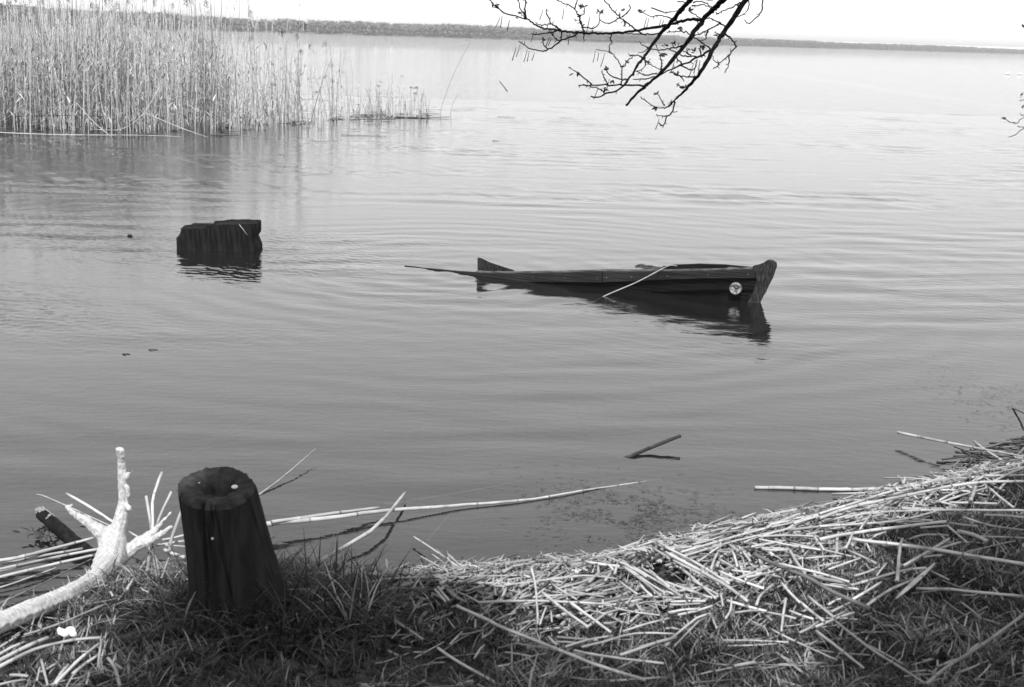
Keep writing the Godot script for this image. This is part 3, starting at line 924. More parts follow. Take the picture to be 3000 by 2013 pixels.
func build_straws() -> void:
	var special := {
		"flat": "broad flat pale reed leaf lying in the reed heap", "dark": "thick dark reed lying slantwise across the middle of the heap",
		"darklog": "long dark waterlogged stick lying along the heap's water edge", "upright": "thin pale reed standing up out of the heap's water edge",
		"overwater": "pale reed reaching out over the water from the right", "floating": "pale reed floating flat on the water right of the middle",
		"longwater": "thick long pale reed reaching from the post out over water",
		"bent": "kinked reed crossing the long reed right of the post", "leaning": "thin reed slanting up out of the water behind the post",
		"darktwig": "black twig slanting out of the water below the boat"}
	var count := {}
	for s in STRAWS:
		var p := vecs(s[3])
		var kind: String = STRAW_KINDS[s[2]]
		var c := p[0]
		var q := PackedVector3Array()
		for v in p:
			q.append(v - c)
		var st := begun(true)
		if kind == "flat":
			var path := smooth_path(q, 0.02)
			var rows := []
			var cols := []
			for i in path.size():
				var t := float(i) / (path.size() - 1)
				var d := (path[mini(i + 1, path.size() - 1)] - path[maxi(i - 1, 0)]).normalized()
				var w: Vector3 = d.cross(Vector3.UP).normalized() * s[0] * (0.25 + 0.95 * sin(PI * clampf(t * 0.92 + 0.05, 0, 1)))
				var up := Vector3.UP * 0.0025
				rows.append(PackedVector3Array([path[i] - w, path[i] - w * 0.4 + up * 2.2, path[i] + up, path[i] + w * 0.5 + up * 2.0, path[i] + w, path[i] - up]))
				cols.append(lin(s[1] * rng.randf_range(0.85, 1.1)))
			skin(st, rows, true, cols)
		else:
			var path2 := dense(q, 0.03) if kind == "bent" else smooth_path(q, 0.045) if q.size() > 2 else smooth_path(PackedVector3Array([q[0], q[0].lerp(q[1], 0.5) + Vector3(0, rng.randfn(0, 0.002), 0), q[1]]), 0.045)
			if path2.size() > 3 and kind != "bent":
				var drift := Vector3.ZERO
				for i in range(1, path2.size() - 1):
					drift = drift * 0.7 + Vector3(rng.randfn(0, 1), rng.randfn(0, 0.5), rng.randfn(0, 1)) * s[0] * 0.09
					path2[i] += drift
			var taper := 0.22 if kind == "longwater" else 0.35 if kind == "leaning" else rng.randf_range(0.72, 1.0)
			tube(st, path2, s[0], s[0] * taper, 8 if s[0] > 0.009 else 6, s[1], 0.07, 0.0 if kind in ["darklog", "darktwig", "dark"] else rng.randf_range(0.11, 0.28))
		var name_of := "twig" if kind in ["darktwig", "darklog"] else "reed_leaf" if kind == "flat" else "reed_stalk"
		var o := put(name_of, ended(st), M.straw, null, c)
		var got := straw_label(kind, p, s[0], s[1])
		if special.has(kind):
			tag(o, special[kind], "twig" if name_of == "twig" else "leaf" if kind == "flat" else "reed", "" if kind in ["dark", "darklog", "floating", "longwater", "bent", "leaning", "darktwig"] else special[kind] + "s")
		else:
			tag(o, got[0], "reed", got[1])
	# shorter pieces of the heap, one by one
	for i in 56:
		var at := heap_spot(0.92)
		var o := put("reed_stalk", heap_piece(at, rng.randf_range(0.1, 0.3), rng.randf_range(0.004, 0.0075), rng.randf_range(0.22, 0.5), 0.02 + 0.03 * rng.randf()), M.straw, null, at)
		var got := straw_label("heap", PackedVector3Array([at, at, at + Vector3(0.2, 0, 0)]), 0.005, 0.5)
		tag(o, got[0].replace("medium", "short"), "reed", got[1])
	# what lies underneath, past counting
	var st2 := begun(true)
	for i in 10500:
		var at := heap_spot(1.0)
		var l := rng.randf_range(0.03, 0.16) + 0.16 * pow(rng.randf(), 3.0)
		if rng.randf() < 0.3:
			# torn leaf shreds
			var g := rng.randf() * TAU
			var d := Vector3(cos(g), 0, sin(g)) * rng.randf_range(0.02, 0.1)
			var lift := rng.randf_range(0.004, 0.045)
			var q := PackedVector3Array()
			for s in 5:
				q.append(at + d * s / 4.0 + Vector3(0, lift + rng.randfn(0, 0.004), 0))
			leaf_strip(st2, q, rng.randf_range(0.004, 0.012), (d.normalized().cross(Vector3.UP) + Vector3.UP * rng.randfn(0, 0.4)).normalized(), rng.randf_range(0.08, 0.5))
			continue
		heap_tube(st2, at, at, l, rng.randf_range(0.0018, 0.0062), pow(rng.randf(), 0.85) * 0.48 + 0.04, rng.randf_range(0.002, 0.04), 5)
	for i in 700:
		# strays in the grass, and the dark mat behind the driftwood
		var x := rng.randf_range(-1.5, 2.2)
		var z := rng.randf_range(-4.9, -3.4)
		if z < shore(x) + 0.25 or (x > -1.0 and x < -0.35):
			continue
		heap_tube(st2, Vector3(x, bank(x, z), z), Vector3(x, bank(x, z), z), rng.randf_range(0.03, 0.16), rng.randf_range(0.0018, 0.004), rng.randf_range(0.2, 0.5), 0.015, 5)
	for i in 260:
		var x := rng.randf_range(2.2, 3.6)
		var z := shore(x) + rng.randf_range(-0.25, 0.5)
		heap_tube(st2, Vector3(x, maxf(0, bank(x, z)), z), Vector3(x, maxf(0, bank(x, z)), z), rng.randf_range(0.08, 0.35), rng.randf_range(0.003, 0.007), rng.randf_range(0.04, 0.25), rng.randf_range(0.0, 0.05), 5)
	var o2 := put("reed_litter", ended(st2), M.straw)
	tag(o2, "broken pale reed litter matted along the waterline", "litter", "", "stuff")


const HEAP := [[-0.62, 0.3], [-0.4, 0.6], [-0.1, 0.85], [0.3, 1.25], [0.9, 1.4], [1.3, 1.12], [2.2, 0.72], [3.0, 0.5]]


func heap_spot(keep: float) -> Vector3:
	for k in 200:
		var x := rng.randf_range(-0.62, 2.5)
		var wide := along(HEAP, x)
		var s := rng.randf_range(0.0, wide) * keep
		var z := shore(x) + s
		if calm.get_noise_2d(x * 30.0, z * 30.0) < -0.4 or rng.randf() < smoothstep(0.75, 1.0, s / wide) * 0.75:
			continue
		return Vector3(x, maxf(bank(x, z), 0.0), z)
	return Vector3(0.5, 0.1, -5.0)


func heap_tube(st: SurfaceTool, at: Vector3, from: Vector3, l: float, r: float, tone: float, lift: float, sides: int) -> void:
	var swirl := bumps.get_noise_2d(at.x * 4.0 + 50.0, at.z * 4.0)
	var g := swirl * 2.4 - 0.25 + rng.randfn(0, 0.38)
	if rng.randf() < 0.12:
		g += 1.3
	var d := Vector3(cos(g), 0, sin(g)) * l * 0.5
	var a := from - d
	var b := from + d
	a.y = maxf(bank(a.x, a.z), 0.0) + lift + rng.randf_range(-0.004, 0.012)
	b.y = maxf(bank(b.x, b.z), 0.0) + lift + rng.randf_range(-0.004, 0.012)
	var bent := 0.05 if rng.randf() < 0.3 else 0.012
	var m := a.lerp(b, rng.randf_range(0.3, 0.7)) + Vector3(rng.randfn(0, l * bent), rng.randfn(0, 0.003), rng.randfn(0, l * bent))
	tube(st, PackedVector3Array([a, a.lerp(m, 0.6), m, m.lerp(b, 0.5), b]), r, r * 0.85, sides, tone, 0.06)


func heap_piece(at: Vector3, l: float, r: float, tone: float, lift: float) -> ArrayMesh:
	var st := begun(true)
	heap_tube(st, at, at, l, r, tone, lift, 6)
	var am := ended(st)
	var arrays := am.surface_get_arrays(0)
	var v: PackedVector3Array = arrays[Mesh.ARRAY_VERTEX]
	for i in v.size():
		v[i] -= at
	arrays[Mesh.ARRAY_VERTEX] = v
	var out := ArrayMesh.new()
	out.add_surface_from_arrays(Mesh.PRIMITIVE_TRIANGLES, arrays)
	return out


# ---------------------------------------------------------------- grass
func grass_mesh(blades: int, tall: float, droop: float) -> ArrayMesh:
	var st := begun(true)
	for k in blades:
		var g := rng.randf() * TAU
		var d := Vector3(cos(g), 0, sin(g))
		var root := Vector3(rng.randfn(0, 0.018), -0.02, rng.randfn(0, 0.018))
		var l := tall * rng.randf_range(0.5, 1.1)
		var lean := rng.randf_range(0.15, 0.6) + droop * rng.randf() * 0.6
		var fall := droop * rng.randf_range(0.2, 1.0)
		var p := PackedVector3Array()
		for s in 6:
			var u := s / 5.0
			p.append(root + d * l * (lean * u + fall * 0.5 * u * u) + Vector3.UP * l * (u - fall * 0.75 * u * u * u))
		leaf_strip(st, p, rng.randf_range(0.0028, 0.0062), d.cross(Vector3.UP), rng.randf_range(0.75, 1.2))
	return ended(st)


func build_grass() -> void:
	var meshes := [grass_mesh(9, 0.07, 0.5), grass_mesh(9, 0.11, 0.9), grass_mesh(8, 0.15, 1.3), grass_mesh(7, 0.2, 0.45), grass_mesh(10, 0.05, 1.1)]
	var sets := [[], [], [], [], []]
	for i in 84000:
		var x := rng.randf_range(-3.0, 3.6)
		var z := rng.randf_range(-6.8, -1.9)
		var s := z - shore(x)
		if s < 0.05:
			continue
		var near_post := smoothstep(0.5, 0.16, Vector2(x + 0.74, z + 4.2).length())
		var heap := smoothstep(-0.64, -0.5, x) * smoothstep(1.0, 0.7, s / along(HEAP, x))
		if rng.randf() < heap * 1.02:
			continue
		if x < -0.95 and rng.randf() < 0.3:
			continue
		if s < 0.3 and x > -0.3 and rng.randf() < 0.9:
			continue
		var bare := calm.get_noise_2d(x * 26.0 + 300.0, z * 26.0)
		if bare < -0.25 and near_post < 0.4 and rng.randf() < 0.7:
			continue
		var k := rng.randi() % 5
		if near_post < 0.3 and k in [2, 3]:
			k = [0, 1, 4][rng.randi() % 3]
		if near_post > 0.5 and k == 4 and rng.randf() < 0.6:
			k = 2
		var sc := rng.randf_range(0.5, 1.15) * (0.8 + 0.35 * near_post + 0.5 * maxf(bare, 0.0)) * smoothstep(-0.05, 0.25, s) * (0.62 if x > -0.56 and s < 0.7 else 1.0)
		if k == 3 and rng.randf() < 0.5:
			k = 1
		var dry := rng.randf() < (0.3 if x < -0.95 or x > -0.1 else 0.08)
		var tone := rng.randf_range(0.16, 0.4) if dry else (rng.randf_range(0.018, 0.072) if rng.randf() < 0.88 else rng.randf_range(0.1, 0.24))
		sets[k].append([Transform3D(Basis(Vector3.UP, rng.randf() * TAU).scaled(Vector3(1, 1, 1) * sc), Vector3(x, bank_rough(x, z), z)), tone])
	var lawn := base("grass", Vector3.ZERO)
	tag(lawn, "rough spring grass growing on the bank", "grass", "", "stuff")
	for k in 5:
		var mm := MultiMesh.new()
		mm.transform_format = MultiMesh.TRANSFORM_3D
		mm.use_colors = true
		mm.mesh = meshes[k]
		mm.instance_count = sets[k].size()
		for i in sets[k].size():
			mm.set_instance_transform(i, sets[k][i][0])
			mm.set_instance_color(i, lin(sets[k][i][1]))
		var w := MultiMeshInstance3D.new()
		w.name = "blades"
		w.multimesh = mm
		w.material_override = M.grass
		lawn.add_child(w, true)
		tag(w, "", "", "", "stuff")


# ---------------------------------------------------------------- wood
func build_post() -> void:
	var foot := Vector3(-0.812, 0.19, -4.13)
	var root := base("wooden_post", foot)
	tag(root, "dark weathered wooden post standing in the grass at the water's edge", "post")
	var n := 180
	var cracks := []
	for k in 5:
		cracks.append([rng.randf() * TAU, rng.randf_range(0.03, 0.08), rng.randf_range(0.003, 0.008), rng.randf_range(-0.25, 0.25)])
	for k in 12:
		cracks.append([rng.randf() * TAU, rng.randf_range(0.012, 0.026), rng.randf_range(0.005, 0.014), rng.randf_range(-0.15, 0.15)])
	cracks.append([PI * 0.56, 0.06, 0.03, -0.42])
	cracks.append([PI * 0.44, 0.035, 0.012, -0.1])
	var rows := []
	var hs := []
	for i in 34:
		hs.append(-0.12 + i * 0.01685)
	var top := 0.452
	for h in hs:
		var t := clampf(h / top, -0.2, 1.0)
		var row := PackedVector3Array()
		var half := lerpf(0.152, 0.114, pow(clampf(t, 0, 1), 0.8)) + 0.02 * pow(1.0 - clampf(t, 0, 1), 3.0)
		var cx := lerpf(0.008, -0.076, t)
		for j in n:
			var g := TAU * j / n
			var r := half * (1.0 + 0.035 * sin(2.0 * g + 0.6) + 0.02 * sin(5.0 * g + 2.0 + t))
			r += 0.007 * bumps.get_noise_3d(cos(g) * 40.0, h * 12.0, sin(g) * 60.0)
			for c in cracks:
				var d := absf(angle_difference(g, c[0] - c[3] * (1.0 - t)))
				if d < c[1]:
					r -= c[2] * (1.0 - d / c[1]) * (0.4 + 0.6 * clampf(t + 0.2, 0, 1))
			row.append(Vector3(cx + r * cos(g), h + clampf(h / top, 0, 1) * -0.03 * sin(g), r * sin(g)))
		rows.append(row)
	var st := begun(true)
	skin(st, rows, true)
	put("shaft", ended(st), M.post, root)
	# the sawn top, hollowed by rot
	var st2 := begun(true)
	var last: PackedVector3Array = rows[-1]
	var centre := Vector3(-0.076, hs[-1], 0.0)
	var rings := [last]
	var rim := PackedVector3Array()
	for j in n:
		var q := centre + (last[j] - centre) * (0.93 + 0.02 * bumps.get_noise_2d(j * 3.0, 5.0))
		q.y += 0.013 + 0.006 * bumps.get_noise_2d(j * 4.0, 50.0)
		rim.append(q)
	rings.append(rim)
	for k in 7:
		var f: float = [0.88, 0.72, 0.5, 0.4, 0.32, 0.2, 0.08][k]
		var drop: float = [0.014, 0.013, 0.006, -0.01, -0.026, -0.035, -0.038][k]
		var row := PackedVector3Array()
		for j in n:
			var p := centre + (last[j] - centre) * f
			p += Vector3(0.01, 0, -0.02) * (1.0 - f)
			p += Vector3(0.012 * sin(j * 0.19 + 1.0), 0, 0.006 * sin(j * 0.32)) * (1.0 if k > 1 and k < 5 else 0.0) * f
			p.y += drop + 0.006 * bumps.get_noise_2d(p.x * 160.0, p.z * 160.0)
			row.append(p)
		rings.append(row)
	skin(st2, rings, true)
	fan(st2, rings[-1], centre + Vector3(0.01, -0.04, -0.02))
	put("sawn_top", ended(st2), M.post_top, root)
	for q in [[-0.012, 0.456, 0.028, 0.01], [-0.125, 0.456, 0.0, 0.0025], [-0.06, 0.325, 0.126, 0.004]]:
		var s := SphereMesh.new()
		s.radius = q[3]
		s.height = q[3] * 0.9
		s.radial_segments = 12
		s.rings = 6
		var o := put("white_speck", s, M.white, root, Vector3(q[0], q[1], q[2]))
		o.rotation = Vector3(0.2, 0.4, 0.1)
		if q[1] < 0.45:
			o.rotation.x = 1.5


func build_stump() -> void:
	var root := base("tree_stump", Vector3(-2.725, 0.0, -13.08))
	tag(root, "broad black rotting tree stump standing in the open water", "stump")
	var n := 120
	var rows := []
	var split := []
	for k in 10:
		split.append([rng.randf() * TAU, rng.randf_range(0.012, 0.05), rng.randf_range(0.004, 0.03), rng.randf_range(-0.05, 0.14)])
	for i in 22:
		var f := i / 21.0
		var row := PackedVector3Array()
		for j in n:
			var g := TAU * j / n
			var c := cos(g)
			var s := sin(g)
			var e := pow(pow(absf(c), 5.0) + pow(absf(s), 5.0), -0.2)
			var x := c * e * 0.355
			var z := s * e * 0.19
			var top := 0.198 + 0.02 * (x + 0.36) if x < -0.105 else lerpf(0.232, 0.256, (x + 0.105) / 0.46)
			top += 0.006 * bumps.get_noise_2d(x * 120.0, z * 120.0)
			if x < -0.3:
				top -= 0.012
			var y := lerpf(-0.45, top, f)
			var r := 1.0 + 0.012 * bumps.get_noise_2d(g * 60.0, y * 30.0)
			for q in split:
				var d := absf(angle_difference(g, q[0] + 0.05 * sin(y * 9.0 + q[0])))
				if d < q[1]:
					r -= q[2] * (1.0 - d / q[1]) * smoothstep(q[3] - 0.04, q[3] + 0.04, y)
			var stave := int(g * 5.3 + 0.8 * sin(g * 3.0))
			r += 0.011 * sin(stave * 12.9898) * smoothstep(-0.1, 0.1, y)
			if x > -0.105:
				y += 0.003 * sin(stave * 7.77) * f
			x *= r
			z *= r
			x -= 0.042 * smoothstep(0.55, 0.9, -c) * smoothstep(0.135, 0.105, y)
			x -= 0.03 * smoothstep(0.6, 0.95, c) * smoothstep(0.05, 0.0, absf(y - 0.115))
			x += 0.012 * smoothstep(0.6, 0.95, c) * smoothstep(0.06, 0.0, absf(y - 0.02))
			row.append(Vector3(x, y, z))
		rows.append(row)
	var st := begun(true)
	skin(st, rows, true)
	put("trunk", ended(st), M.wet_wood, root)
	var st2 := begun(false)
	var last: PackedVector3Array = rows[-1]
	var rings := [last]
	for f in [0.93, 0.7, 0.4, 0.12]:
		var row := PackedVector3Array()
		for j in n:
			var p := Vector3(last[j].x * f, last[j].y, last[j].z * f)
			var top := 0.2 if p.x < -0.105 else 0.24
			p.y = lerpf(top, last[j].y, f) - 0.02 + 0.016 * bumps.get_noise_2d(p.x * 70.0, p.z * 70.0)
			row.append(p)
		rings.append(row)
	skin(st2, rings, true)
	fan(st2, rings[-1], Vector3(0, 0.22, 0))
	put("broken_top", ended(st2), M.wet_wood, root)
	var st3 := begun(true)
	tube(st3, PackedVector3Array([Vector3(0.205, 0.25, 0.194), Vector3(0.24, 0.21, 0.197), Vector3(0.28, 0.155, 0.199)]), 0.0035, 0.0025, 5, 0.5)
	var o := put("reed_stalk", ended(st3), M.straw, null, Vector3(-2.725, 0, -13.08))
	tag(o, "thin pale reed stuck slantwise to the black stump's face", "reed")


# bones joined into one skin: distance field on a grid, meshed as surface nets
func grown(bones: Array, cell: float, blend: float, rough: float, cuts := []) -> ArrayMesh:
	var lo := Vector3.INF
	var hi := -Vector3.INF
	for b in bones:
		for k in 2:
			var r: float = b[2 + k] + blend + cell * 3.0
			lo = lo.min(b[k] - Vector3.ONE * r)
			hi = hi.max(b[k] + Vector3.ONE * r)
	var nx := int((hi.x - lo.x) / cell) + 2
	var ny := int((hi.y - lo.y) / cell) + 2
	var nz := int((hi.z - lo.z) / cell) + 2
	var field := PackedFloat32Array()
	field.resize(nx * ny * nz)
	field.fill(1.0)
	for b in bones:
		var a: Vector3 = b[0]
		var d: Vector3 = b[1] - a
		var dd := d.length_squared()
		var reach: float = maxf(b[2], b[3]) + blend + cell * 2.0
		var from := ((a.min(b[1]) - Vector3.ONE * reach - lo) / cell).floor()
		var to := ((a.max(b[1]) + Vector3.ONE * reach - lo) / cell).ceil()
		for k in range(maxi(0, int(from.z)), mini(nz, int(to.z))):
			for j in range(maxi(0, int(from.y)), mini(ny, int(to.y))):
				for i in range(maxi(0, int(from.x)), mini(nx, int(to.x))):
					var p := lo + Vector3(i, j, k) * cell
					var t := clampf((p - a).dot(d) / dd, 0.0, 1.0)
					var off := p - (a + d * t)
					var v: float = off.length() - lerpf(b[2], b[3], t)
					if rough > 0.0 and v < 0.02:
						var u1 := d.cross(Vector3(0.3, 0.2, 1.0)).normalized()
						var u2 := d.cross(u1).normalized()
						var an := atan2(off.dot(u2), off.dot(u1))
						v += rough * (1.3 * absf(bumps.get_noise_2d(cos(an) * 75.0 + (p - a).dot(d) * 6.0, sin(an) * 75.0)) - 0.25)
					var at := (k * ny + j) * nx + i
					var o := field[at]
					var bl: float = b[4] if b.size() > 4 else blend
					var h := clampf(0.5 + 0.5 * (o - v) / bl, 0.0, 1.0)
					field[at] = lerpf(o, v, h) - bl * h * (1.0 - h)
	for k in nz:
		for j in ny:
			for i in nx:
				var at := (k * ny + j) * nx + i
				if field[at] < 0.04:
					var p := lo + Vector3(i, j, k) * cell
					field[at] += rough * (0.55 * bumps.get_noise_3d(p.x * 110.0, p.y * 110.0, p.z * 110.0) + 0.25 * bumps.get_noise_3d(p.x * 400.0, p.y * 400.0, p.z * 400.0))
	for c in cuts:
		for k in nz:
			for j in ny:
				for i in nx:
					var p := lo + Vector3(i, j, k) * cell
					if p.distance_to(c[0]) < 0.08:
						var at := (k * ny + j) * nx + i
						field[at] = maxf(field[at], (p - c[0]).dot(c[1]))
	var made := {}
	var v := PackedVector3Array()
	var ids := PackedInt32Array()
	var corner := [0, 1, nx, nx + 1, nx * ny, nx * ny + 1, nx * ny + nx, nx * ny + nx + 1]
	for k in nz - 1:
		for j in ny - 1:
			for i in nx - 1:
				var at := (k * ny + j) * nx + i
				var inside := 0
				for c in corner:
					if field[at + c] < 0.0:
						inside += 1
				if inside == 0 or inside == 8:
					continue
				var sum := Vector3.ZERO
				var n := 0
				for e in [[0, 1], [2, 3], [4, 5], [6, 7], [0, 2], [1, 3], [4, 6], [5, 7], [0, 4], [1, 5], [2, 6], [3, 7]]:
					var f0 := field[at + corner[e[0]]]
					var f1 := field[at + corner[e[1]]]
					if (f0 < 0.0) != (f1 < 0.0):
						var t := f0 / (f0 - f1)
						var c0 := Vector3(e[0] & 1, (e[0] >> 1) & 1, e[0] >> 2)
						var c1 := Vector3(e[1] & 1, (e[1] >> 1) & 1, e[1] >> 2)
						sum += c0.lerp(c1, t)
						n += 1
				made[at] = v.size()
				v.append(lo + (Vector3(i, j, k) + sum / n) * cell)
	var step := [1, nx, nx * ny]
	for at in made:
		for ax in 3:
			var f0 := field[at]
			var f1: float = field[at + step[ax]]
			if (f0 < 0.0) == (f1 < 0.0):
				continue
			var s1: int = step[(ax + 1) % 3]
			var s2: int = step[(ax + 2) % 3]
			if not (made.has(at - s1) and made.has(at - s2) and made.has(at - s1 - s2)):
				continue
			var q := [made[at], made[at - s1], made[at - s1 - s2], made[at - s2]]
			if f0 < 0.0:
				ids.append_array([q[0], q[2], q[1], q[0], q[3], q[2]])
			else:
				ids.append_array([q[0], q[1], q[2], q[0], q[2], q[3]])
	var arrays := []
	arrays.resize(Mesh.ARRAY_MAX)
	arrays[Mesh.ARRAY_VERTEX] = v
	arrays[Mesh.ARRAY_INDEX] = ids
	var am := ArrayMesh.new()
	am.add_surface_from_arrays(Mesh.PRIMITIVE_TRIANGLES, arrays)
	var nn := PackedVector3Array()
	for p in v:
		var q := (p - lo) / cell
		var i := clampi(int(q.x), 1, nx - 3)
		var j := clampi(int(q.y), 1, ny - 3)
		var k := clampi(int(q.z), 1, nz - 3)
		var g := Vector3.ZERO
		for c in 8:
			var w := (q.x - i if c & 1 else 1.0 - q.x + i) * (q.y - j if c & 2 else 1.0 - q.y + j) * (q.z - k if c & 4 else 1.0 - q.z + k)
			var at: int = (k * ny + j) * nx + i + corner[c]
			g += w * Vector3(minf(field[at + 1], 0.1) - minf(field[at - 1], 0.1), minf(field[at + nx], 0.1) - minf(field[at - nx], 0.1), minf(field[at + nx * ny], 0.1) - minf(field[at - nx * ny], 0.1))
		nn.append(g.normalized())
	arrays[Mesh.ARRAY_NORMAL] = nn
	var out := ArrayMesh.new()
	out.add_surface_from_arrays(Mesh.PRIMITIVE_TRIANGLES, arrays)
	return out


const DRIFT := [
	[-1.489,0.3,-3.773,-1.414,0.28,-3.982,0.0316,0.0316,0.003],
	[-1.414,0.28,-3.982,-1.371,0.25,-4.168,0.0316,0.0287,0.003],
	[-1.371,0.25,-4.168,-1.367,0.19,-4.442,0.0287,0.0316,0.003],
	[-1.367,0.19,-4.442,-1.409,0.13,-4.744,0.0316,0.0430,0.003],
	[-1.409,0.13,-4.744,-1.433,0.149,-4.908,0.0473,0.0473,0.003],
	[-1.433,0.149,-4.908,-1.406,0.228,-4.918,0.0387,0.0258,0.024],
	[-1.406,0.228,-4.918,-1.396,0.297,-4.928,0.0244,0.0215,0.003],
	[-1.396,0.297,-4.928,-1.395,0.368,-4.928,0.0201,0.0179,0.003],
	[-1.395,0.368,-4.928,-1.395,0.449,-4.918,0.0179,0.0179,0.003],
	[-1.395,0.449,-4.918,-1.394,0.521,-4.898,0.0179,0.0158,0.003],
	[-1.433,0.149,-4.908,-1.475,0.206,-4.878,0.0373,0.0258,0.024],
	[-1.475,0.206,-4.878,-1.524,0.252,-4.868,0.0230,0.0172,0.003],
	[-1.524,0.252,-4.868,-1.56,0.279,-4.858,0.0158,0.0122,0.003],
	[-1.56,0.279,-4.858,-1.577,0.298,-4.858,0.0122,0.0100,0.003],
	[-1.577,0.298,-4.858,-1.564,0.305,-4.868,0.0086,0.0050,0.003],
	[-1.409,0.13,-4.744,-1.401,0.102,-4.898,0.0373,0.0316,0.024],
	[-1.401,0.102,-4.898,-1.345,0.145,-4.928,0.0287,0.0230,0.003],
	[-1.345,0.145,-4.928,-1.293,0.183,-4.958,0.0201,0.0136,0.003],
	[-1.293,0.183,-4.958,-1.239,0.246,-4.988,0.0129,0.0057,0.003],
	[-1.345,0.145,-4.928,-1.311,0.15,-4.918,0.0158,0.0158,0.024],
	[-1.311,0.15,-4.918,-1.257,0.187,-4.928,0.0143,0.0115,0.003],
	[-1.257,0.187,-4.928,-1.225,0.212,-4.928,0.0100,0.0065,0.003],
	[-1.395,0.368,-4.928,-1.374,0.407,-4.908,0.0115,0.0072,0.010],
	[-1.374,0.407,-4.908,-1.348,0.436,-4.898,0.0072,0.0022,0.010],
	[-1.374,0.407,-4.908,-1.364,0.442,-4.898,0.0057,0.0022,0.010],
	[-1.372,0.368,-4.898,-1.368,0.337,-4.898,0.0100,0.0086,0.010],
	[-1.396,0.297,-4.928,-1.37,0.285,-4.908,0.0129,0.0115,0.010]]


func build_driftwood() -> void:
	var foot := Vector3(-1.4, 0.12, -4.6)
	var bones := []
	for b in DRIFT:
		bones.append([Vector3(b[0], b[1], b[2]) - foot, Vector3(b[3], b[4], b[5]) - foot, b[6], b[7], b[8]])
	var o := put("driftwood", grown(bones, 0.0045, 0.03, 0.0075, [[Vector3(-1.391, 0.512, -4.9) - foot, Vector3(0.25, 0.95, 0.1).normalized()]]), M.drift, null, foot)
	tag(o, "bleached white forked driftwood log lying across the bank", "driftwood")
	# a short dark log with a pale end behind it
	var at := Vector3(-1.85, 0.09, -5.37)
	var root := base("dark_log", at)
	tag(root, "short dark log with pale broken end lying in water behind driftwood", "log")
	var st := begun(true)
	tube(st, smooth_path(PackedVector3Array([Vector3(0, 0.0, 0), Vector3(0.08, -0.03, 0.06), Vector3(0.17, -0.06, 0.14), Vector3(0.3, -0.1, 0.26)]), 0.02), 0.024, 0.032, 12, -1.0, 0.07)
	put("trunk", ended(st), M.wet_wood, root)
	put("broken_end", grown([[Vector3(-0.022, 0.012, -0.012), Vector3(0.004, 0.012, 0.012), 0.008, 0.012], [Vector3(-0.012, 0.022, -0.012), Vector3(0.014, 0.016, 0.006), 0.006, 0.01], [Vector3(-0.016, 0.004, 0.004), Vector3(0.004, 0.0, 0.016), 0.005, 0.01]], 0.0028, 0.006, 0.006), M.grey_wood, root)
	put("bark_strip", grown([[Vector3(0.04, 0.0, 0.055), Vector3(0.05, 0.012, 0.05), 0.004, 0.005], [Vector3(0.05, 0.012, 0.05), Vector3(0.066, 0.016, 0.04), 0.005, 0.003]], 0.0024, 0.004, 0.003), M.grey_wood, root)
	# dark leaves caught on it
	var st4 := begun(false)
	for i in 60:
		var p := at + Vector3(rng.randfn(0.03, 0.035), 0.0, rng.randfn(0.04, 0.03))
		p.y = rng.randf_range(0.0, 0.05)
		var g := rng.randf() * TAU
		var d := Vector3(cos(g), rng.randfn(0, 0.5), sin(g)).normalized()
		var q := PackedVector3Array()
		for s in 4:
			q.append(p + d * 0.034 * s / 3.0)
		leaf_strip(st4, q, 0.01, d.cross(Vector3(rng.randfn(0, 1), 1, rng.randfn(0, 1))).normalized(), rng.randf_range(0.015, 0.09))
	var lo := put("wet_leaves", ended(st4), M.straw)
	tag(lo, "dark wet leaves caught around the short dark log", "leaves", "", "stuff")
	# a white lump in the grass
	var lump := []
	for k in 9:
		var c := Vector3(rng.randfn(0, 0.011), rng.randf_range(-0.004, 0.016), rng.randfn(0, 0.011))
		lump.append([c, c + Vector3(rng.randfn(0, 0.008), rng.randfn(0, 0.005), rng.randfn(0, 0.008)), rng.randf_range(0.006, 0.012), rng.randf_range(0.004, 0.009)])
	var w := put("paper_scrap", grown(lump, 0.0022, 0.004, 0.004), M.white, null, Vector3(-1.245, 0.285, -3.79))
	tag(w, "crumpled white scrap lying in the sunlit grass", "scrap")
	# small floating bits
	var bits := [["small black bit floating left of the black stump", -3.73, -13.67, 0.014, 0.016], ["flat dark leaf floating on the water above the driftwood", -2.39, -8.6, 0.022, 0.004], ["narrow dark leaf floating next to the flat floating leaf", -2.26, -8.75, 0.028, 0.003], ["dark forked bit floating near the right reed end", 2.17, -6.79, 0.045, 0.005], ["small dark bit floating close to the right edge reeds", 2.36, -6.81, 0.022, 0.004], ["flat black leaf floating on open water behind the boat", -0.44, -27.98, 0.07, 0.006]]
	for b in bits:
		var s := begun(true)
		var p := PackedVector3Array([Vector3(-b[3], 0.002, 0), Vector3(-b[3] * 0.4, 0.004, 0.01), Vector3(b[3] * 0.3, 0.003, -0.006), Vector3(b[3], 0.002, 0.004)])
		tube(s, smooth_path(p, 0.01), b[4], b[4] * 0.5, 6, 0.04, 0.2)
		var bo := put("floating_bit", ended(s), M.straw, null, Vector3(b[1], 0, b[2]))
		tag(bo, b[0], "debris")


# ---------------------------------------------------------------- the boat
const BOW := Vector3(1.9528, 0.0, -11.0991)
const AFT := Vector3(-0.93625, 0.0, -0.35135)
const FARSIDE := Vector3(0.35135, 0.0, -0.93625)


func hull(a: float, lat: float, h: float) -> Vector3:
	return AFT * a + FARSIDE * lat + Vector3.UP * h


